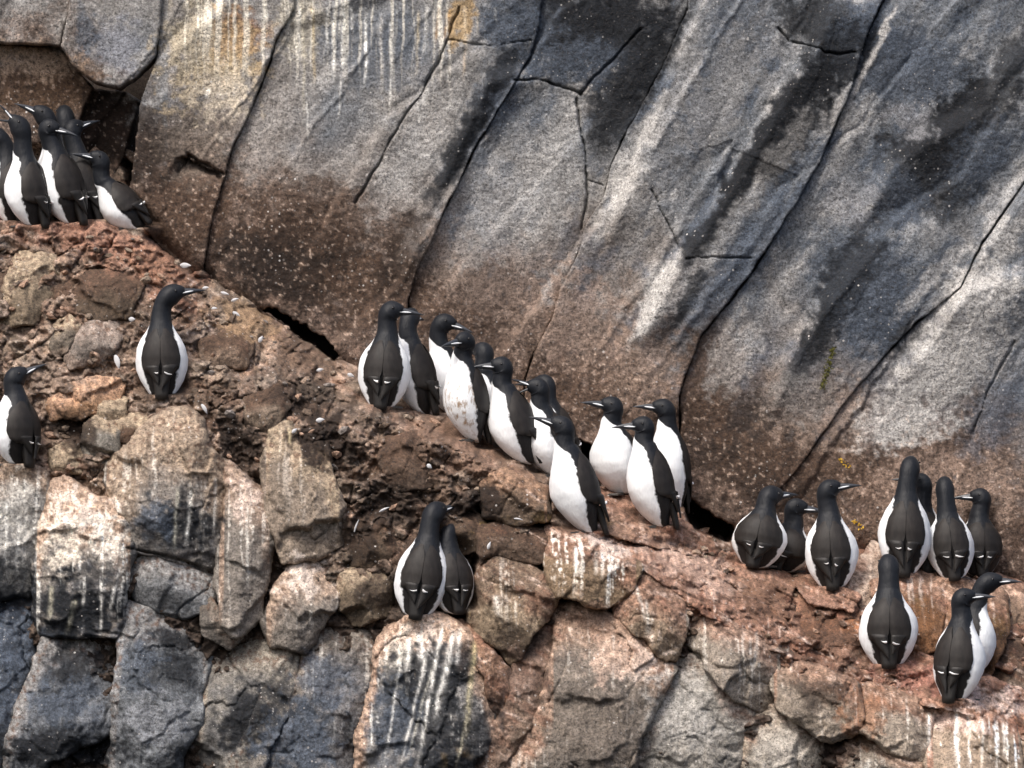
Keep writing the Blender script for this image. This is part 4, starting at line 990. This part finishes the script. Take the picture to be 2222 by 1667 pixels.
    # --- eyes
    for sgn in (-1, 1):
        c = Hd + Bd * 7 * hs + up * 5 * hs + lat * sgn * 18.2 * hs
        vv, ff = [], []
        for i in range(5):
            ph = math.pi * i / 4
            for j in range(8):
                a = 2 * math.pi * j / 8
                vv.append(c + (lat * sgn * math.cos(ph) + (Bd * math.cos(a) + up * math.sin(a)) * math.sin(ph)) * 2.5 * hs)
        for i in range(4):
            for j in range(8):
                ff.append((i*8+j, i*8+(j+1) % 8, (i+1)*8+(j+1) % 8, (i+1)*8+j))
        mesh_obj('eye', vv, ff, EYE, root)
    # --- wings, folded on the back
    def surf(t, thd, off, flare=False):
        th = math.radians(thd)
        rl_ = np.interp(t, BODY_T, BODY_L); rd_ = np.interp(t, BODY_T, BODY_D); o_ = np.interp(t, BODY_T, BODY_O)
        if flare and t < .36:
            q_ = (.36 - t) / .42
            rl_ = 53 - 24 * q_; rd_ = 53 - 13 * q_; o_ = 7 - 5 * q_
        c = A * (t * LB) + Vv * o_ * w
        return c + (math.cos(th) * -Vv * (rd_ + off) + math.sin(th) * Lt * (rl_ + off)) * w
    asym = rr_.choice([-1, 1])
    for sgn in (-1, 1):
        vv, ff = [], []
        NU, NV = 15, 9
        tw = .30 + .02 * rr_.uniform(-1, 1)
        for i in range(NU):
            u = i / (NU - 1); t = .90 + (tw - .90) * u
            ti = np.interp(u, [0, .25, .75, .9, 1], [12, .5, .5, 3, 8]) ; to = np.interp(u, [0, .12, .35, .75, .93, 1], np.array([24, 34, 43, 47, 43, 36]) + thx * np.array([.3, .7, 1, 1, .8, .4]))
            for j in range(NV):
                v = j / (NV - 1)
                o_ = (4.5 * math.sin(math.pi * min(.5, u * 2.2)) ) * (math.sin(math.pi * (.42 + .54 * v)) ** .6) + .6 + (2.2 if u > .8 else 0) * (u - .8) / .2
                vv.append(surf(t - .03 * math.sin(math.pi * v) * (u > .99) * 1.0, sgn * (ti + (to - ti) * v), o_))
        for j in range(NV):
            v = j / (NV - 1)
            vv.append(surf(tw - .012, sgn * (5 + (31 + .4 * thx) * v), -2))
        for i in range(NU):
            for j in range(NV - 1):
                q_ = (i*NV+j, i*NV+j+1, (i+1)*NV+j+1, (i+1)*NV+j)
                ff.append(q_ if sgn < 0 else q_[::-1])
        wing = mesh_obj('wing', vv, ff, WING, root)
        # white tips of the secondaries
        vv, ff = [], []
        b0, b1 = 7 + 3 * rr_.uniform(-1, 1), 22 + 7 * rr_.uniform(-1, 1); tlt = .045 * rr_.uniform(-1, .35); bsz = .023 * rr_.uniform(.45, 1.0)
        for i in range(7):
            u = i / 6; th = b0 + (b1 - b0) * u
            hgt = bsz * math.sin(math.pi * (.18 + .80 * u)) * (1.25 - .6 * u)
            tc_ = tw - .012 - .022 * math.sin(math.pi * (.2 + .7 * u)) + .010 * u + tlt * u
            for (dt, oo) in ((hgt, 1.5), (hgt * .5, 7.6), (-hgt * .5, 7.6), (-hgt, 1.0)):
                vv.append(surf(tc_ + dt, sgn * th, oo, True))
        for i in range(6):
            for j in range(3):
                q_ = (i*4+j, i*4+j+1, (i+1)*4+j+1, (i+1)*4+j)
                ff.append(q_ if sgn > 0 else q_[::-1])
        mesh_obj('wing_bar', vv, ff, BAR, wing)
        # primaries, the tips crossing over the tail
        vv, ff = [], []
        lift = 2.6 if sgn == asym else .6
        NU, NV = 12, 6
        for i in range(NU):
            u = i / (NU - 1); t = .38 - (.28 + .07 * (sgn == asym)) * u
            cth = np.interp(u, [0, .5, 1], [24, 17, 2 if sgn == asym else 9]); hw = np.interp(u, [0, .3, .75, 1], [19, 17, 9, 1.5])
            for j in range(NV):
                v = j / (NV - 1) * 2 - 1
                vv.append(surf(t, sgn * (cth + hw * v), lift + 2.4 * (1 - v * v), True))
            for j in range(NV):
                v = j / (NV - 1) * 2 - 1
                vv.append(surf(t, sgn * (cth + hw * v), lift - 1.6, True))
        M2 = NV * 2
        for i in range(NU - 1):
            for j in range(NV - 1):
                ff.append((i*M2+j, i*M2+j+1, (i+1)*M2+j+1, (i+1)*M2+j)); ff.append((i*M2+NV+j+1, i*M2+NV+j, (i+1)*M2+NV+j, (i+1)*M2+NV+j+1))
            ff.append((i*M2, (i+1)*M2, (i+1)*M2+NV, i*M2+NV)); ff.append((i*M2+NV-1, i*M2+M2-1, (i+1)*M2+M2-1, (i+1)*M2+NV-1))
        mesh_obj('primaries', vv, ff, PRIM, wing)
    # --- tail
    vv, ff = [], []
    for i in range(6):
        u = i / 5; t = .24 - .33 * u
        hw = np.interp(u, [0, .6, 1], [24, 19, 17]); 
        for j in range(6):
            v = j / 5 * 2 - 1
            ex = -.02 * (1 - v * v) * (i == 5)
            rad = np.interp(u, [0, 1], [40, 36])
            cc = A * ((t + ex) * LB) - Vv * (rad - 5 * v * v) * w + Lt * v * hw * .82 * w
            vv.append(cc)
        for j in range(6):
            v = j / 5 * 2 - 1
            ex = -.02 * (1 - v * v) * (i == 5)
            rad = np.interp(u, [0, 1], [26, 31])
            vv.append(A * ((t + ex) * LB) - Vv * (rad - 5 * v * v) * w + Lt * v * hw * .82 * w)
    for i in range(5):
        for j in range(5):
            ff.append((i*12+j, i*12+j+1, (i+1)*12+j+1, (i+1)*12+j)); ff.append((i*12+6+j+1, i*12+6+j, (i+1)*12+6+j, (i+1)*12+6+j+1))
        ff.append((i*12, (i+1)*12, (i+1)*12+6, i*12+6)); ff.append((i*12+5, i*12+11, (i+1)*12+11, (i+1)*12+5))
    for j in range(5): ff.append((60+j, 60+j+1, 66+j+1, 66+j))
    mesh_obj('tail', vv, ff, PRIM, root)
    # --- webbed feet
    Hh = unit([H[0], H[1], 0]); Ls = np.cross(V3([0, 0, 1]), Hh)
    for sgn in (-1, 1):
        o_ = Hh * 8 * w + Ls * sgn * 17 * w + V3([0, 0, -.012])
        vv = []
        tips = [(-.45, 42), (0, 48), (.45, 41)]
        heel = o_ - Hh * 6 * w
        pts = [heel]
        outl = []
        for q_, (a, l_) in enumerate(tips):
            a2 = a + sgn * .25
            outl.append(o_ + (Hh * math.cos(a2) + Ls * math.sin(a2)) * l_ * w)
            if q_ < 2:
                am = a2 + .22; outl.append(o_ + (Hh * math.cos(am) + Ls * math.sin(am)) * 36 * w)
        pts += outl
        topz = V3([0, 0, .006]); 
        vv = [p_ for p_ in pts] + [p_ + topz * (2.2 if i == 0 else (1.0 if i % 2 else .5)) for i, p_ in enumerate(pts)]
        m_ = len(pts)
        ff = [tuple(range(m_))[::-1]] + [(m_, m_ + i, m_ + i + 1) for i in range(1, m_ - 1)]
        ff += [(i, (i + 1) % m_, m_ + (i + 1) % m_, m_ + i) for i in range(m_)]
        # shank
        b0 = len(vv)
        for z_, r_ in ((0, 4.5), (.03, 6)):
            for j in range(6):
                a = math.pi * j / 3
                vv.append(o_ - Hh * 2 * w + V3([math.cos(a) * r_ * w, math.sin(a) * r_ * w, z_ + .002]))
        for j in range(6): ff.append((b0+j, b0+(j+1) % 6, b0+6+(j+1) % 6, b0+6+j))
        mesh_obj('foot', vv, ff, FOOT, root, False)
for k, bd in enumerate(BIRDS): bird(bd, k)

# ------------------------------------------------------------------ small things on the ledge: shed feathers, moss
FEATH = plain('shed_feather', (.38,.38,.39), (.72,.72,.73), .7, 60)
def feather(px, py, ln, wd, ang, label):
    ln *= .72; wd *= .5
    n_ = 9; vv, ff = [], []
    curl = random.uniform(.1, .35)
    for i in range(n_):
        t = i / (n_ - 1)
        h_ = wd * math.sin(math.pi * min(1, .06 + .94 * t) ** .8) * .5 + .5
        x_ = (t - .5) * ln; z_ = curl * ln * .35 * math.sin(math.pi * t)
        for (yy, dz) in ((-h_, 2.0), (0, -.6), (h_, 2.0)):
            vv.append((x_ * S, (-z_ * .6 - 3 + dz) * S, (yy + z_ * .5) * S))
        for (yy, dz) in ((-h_, 3.0), (0, .9), (h_, 3.0)):
            vv.append((x_ * S, (-z_ * .6 - 3 + dz) * S, (yy + z_ * .5) * S))
    for i in range(n_ - 1):
        for j in (0, 1):
            ff.append((i*6+j, i*6+j+1, (i+1)*6+j+1, (i+1)*6+j)); ff.append((i*6+4+j, i*6+3+j, (i+1)*6+3+j, (i+1)*6+4+j))
    vane = None
    o = mesh_obj('feather', vv, ff, FEATH)
    yv = min(comp_at(px + a, py + b) for a in (-6, 0, 6) for b in (-6, 0, 6))
    o.location = ((px - CX) * S, yv - .006, -(py - CZ) * S); o.rotation_euler = (0, R(-ang), 0)
    tag(o, label, 'feather', 'shed feathers on the rock')
for a in [
 (250,786,46,22,-75,'largest white feather, beside the lone bird seen from behind'),
 (436,622,20,12,10,'white feather just right of the lone bird\'s bill tip'),
 (478,634,26,12,-15,'upper feather of the cluster right of the lone bird\'s head'),
 (500,648,24,12,20,'right feather of the cluster right of the lone bird\'s head'),
 (505,680,26,14,-30,'lowest feather of the cluster right of the lone bird\'s head'),
 (458,668,18,12,5,'left feather of the cluster right of the lone bird\'s head'),
 (560,735,22,16,60,'grey-white feather on the brown slope below the dark slit'),
 (690,803,22,14,15,'white feather on the slope left of the middle row'),
 (757,815,22,16,-20,'white feather at the heel of the leftmost bird of the middle row'),
 (443,888,34,14,-60,'ragged white feather on the slope right below the lone bird'),
 (695,912,26,18,10,'broad white feather above the tan block in the rubble'),
 (640,935,20,14,40,'white feather on top of the tan block in the rubble'),
 (835,1105,34,8,25,'thin curved white feather below the brown lip, left of the boulder pair'),
 (932,1012,18,16,-40,'small white tuft on the brown rubble face under the middle row'),
 (1062,1182,24,12,70,'white feather right of the pair on the streaked boulder'),
 (1125,1126,28,6,-10,'thin pale feather under the dark overhang left of the lowest middle bird'),
 (775,1140,40,6,70,'thin curved pale feather in the rubble above the boulder pair'),
 (280,692,20,18,0,'round white down feather left of the lone bird'),
 (390,572,34,22,0,'pale feather tuft at the wall foot below the crouching bird'),
]: feather(*a)

MOSS = plain('moss', (.03,.035,.008), (.15,.14,.03), .9, 160, 1)
def moss():
    vv, ff = [], []
    r = np.random.default_rng(5)
    y0_ = None
    root_px = (1805, 795)
    yv = comp_at(*root_px)
    for i in range(230):
        t = r.uniform(0, 1); px = 1795 + 26 * (1 - t) + r.normal(0, 2.6 + 1.5 * math.sin(t * 3.1)); py = 752 + 92 * t
        yy = comp_at(px, py) - r.uniform(.0, .016)
        c = V3([(px - CX) * S, yy, -(py - CZ) * S]) - V3([(root_px[0] - CX) * S, yv, -(root_px[1] - CZ) * S])
        a = r.uniform(0, 6.28); l_ = r.uniform(.004, .010)
        d1 = V3([math.cos(a), -.6, math.sin(a)]) * l_; d2 = V3([-math.sin(a), -.3, math.cos(a)]) * l_ * .35
        b = len(vv); vv += [c - d2, c + d2, c + d1]; ff.append((b, b + 1, b + 2))
    o = mesh_obj('moss', vv, ff, MOSS, None, False)
    o.location = ((root_px[0] - CX) * S, yv, -(root_px[1] - CZ) * S)
    tag(o, 'narrow strip of yellow-green moss hanging on the grey wall', 'moss')
moss()
LICH = plain('yellow_lichen', (.5,.28,.02), (.7,.45,.05), .9, 160, 1)
def lichen(px, py, ln, ang, label):
    vv, ff = [], []; r = np.random.default_rng(px)
    yv = comp_at(px, py)
    for i in range(22):
        t = r.uniform(-.5, .5); x_ = px + t * ln * math.cos(R(ang)) + r.normal(0, 2); y_ = py - t * ln * math.sin(R(ang)) + r.normal(0, 2)
        c = V3([(x_ - px) * S, comp_at(x_, y_) - yv - r.uniform(.002, .012), -(y_ - py) * S])
        a = r.uniform(0, 6.28); l_ = r.uniform(.003, .006)
        d1 = V3([math.cos(a), -.4, math.sin(a)]) * l_; d2 = V3([-math.sin(a), -.2, math.cos(a)]) * l_ * .5
        b = len(vv); vv += [c - d1, c + d2, c + d1, c - d2]; ff.append((b, b+1, b+2, b+3))
    o = mesh_obj('lichen', vv, ff, LICH, None, False); o.location = ((px - CX) * S, yv, -(py - CZ) * S)
    tag(o, label, 'lichen', 'yellow lichen on the wall')
lichen(1846, 1008, 30, -40, 'upper yellow lichen streak above the upright bird with the pale bill')
lichen(1876, 1143, 26, -35, 'lower yellow lichen streak right of the upright bird with the pale bill')
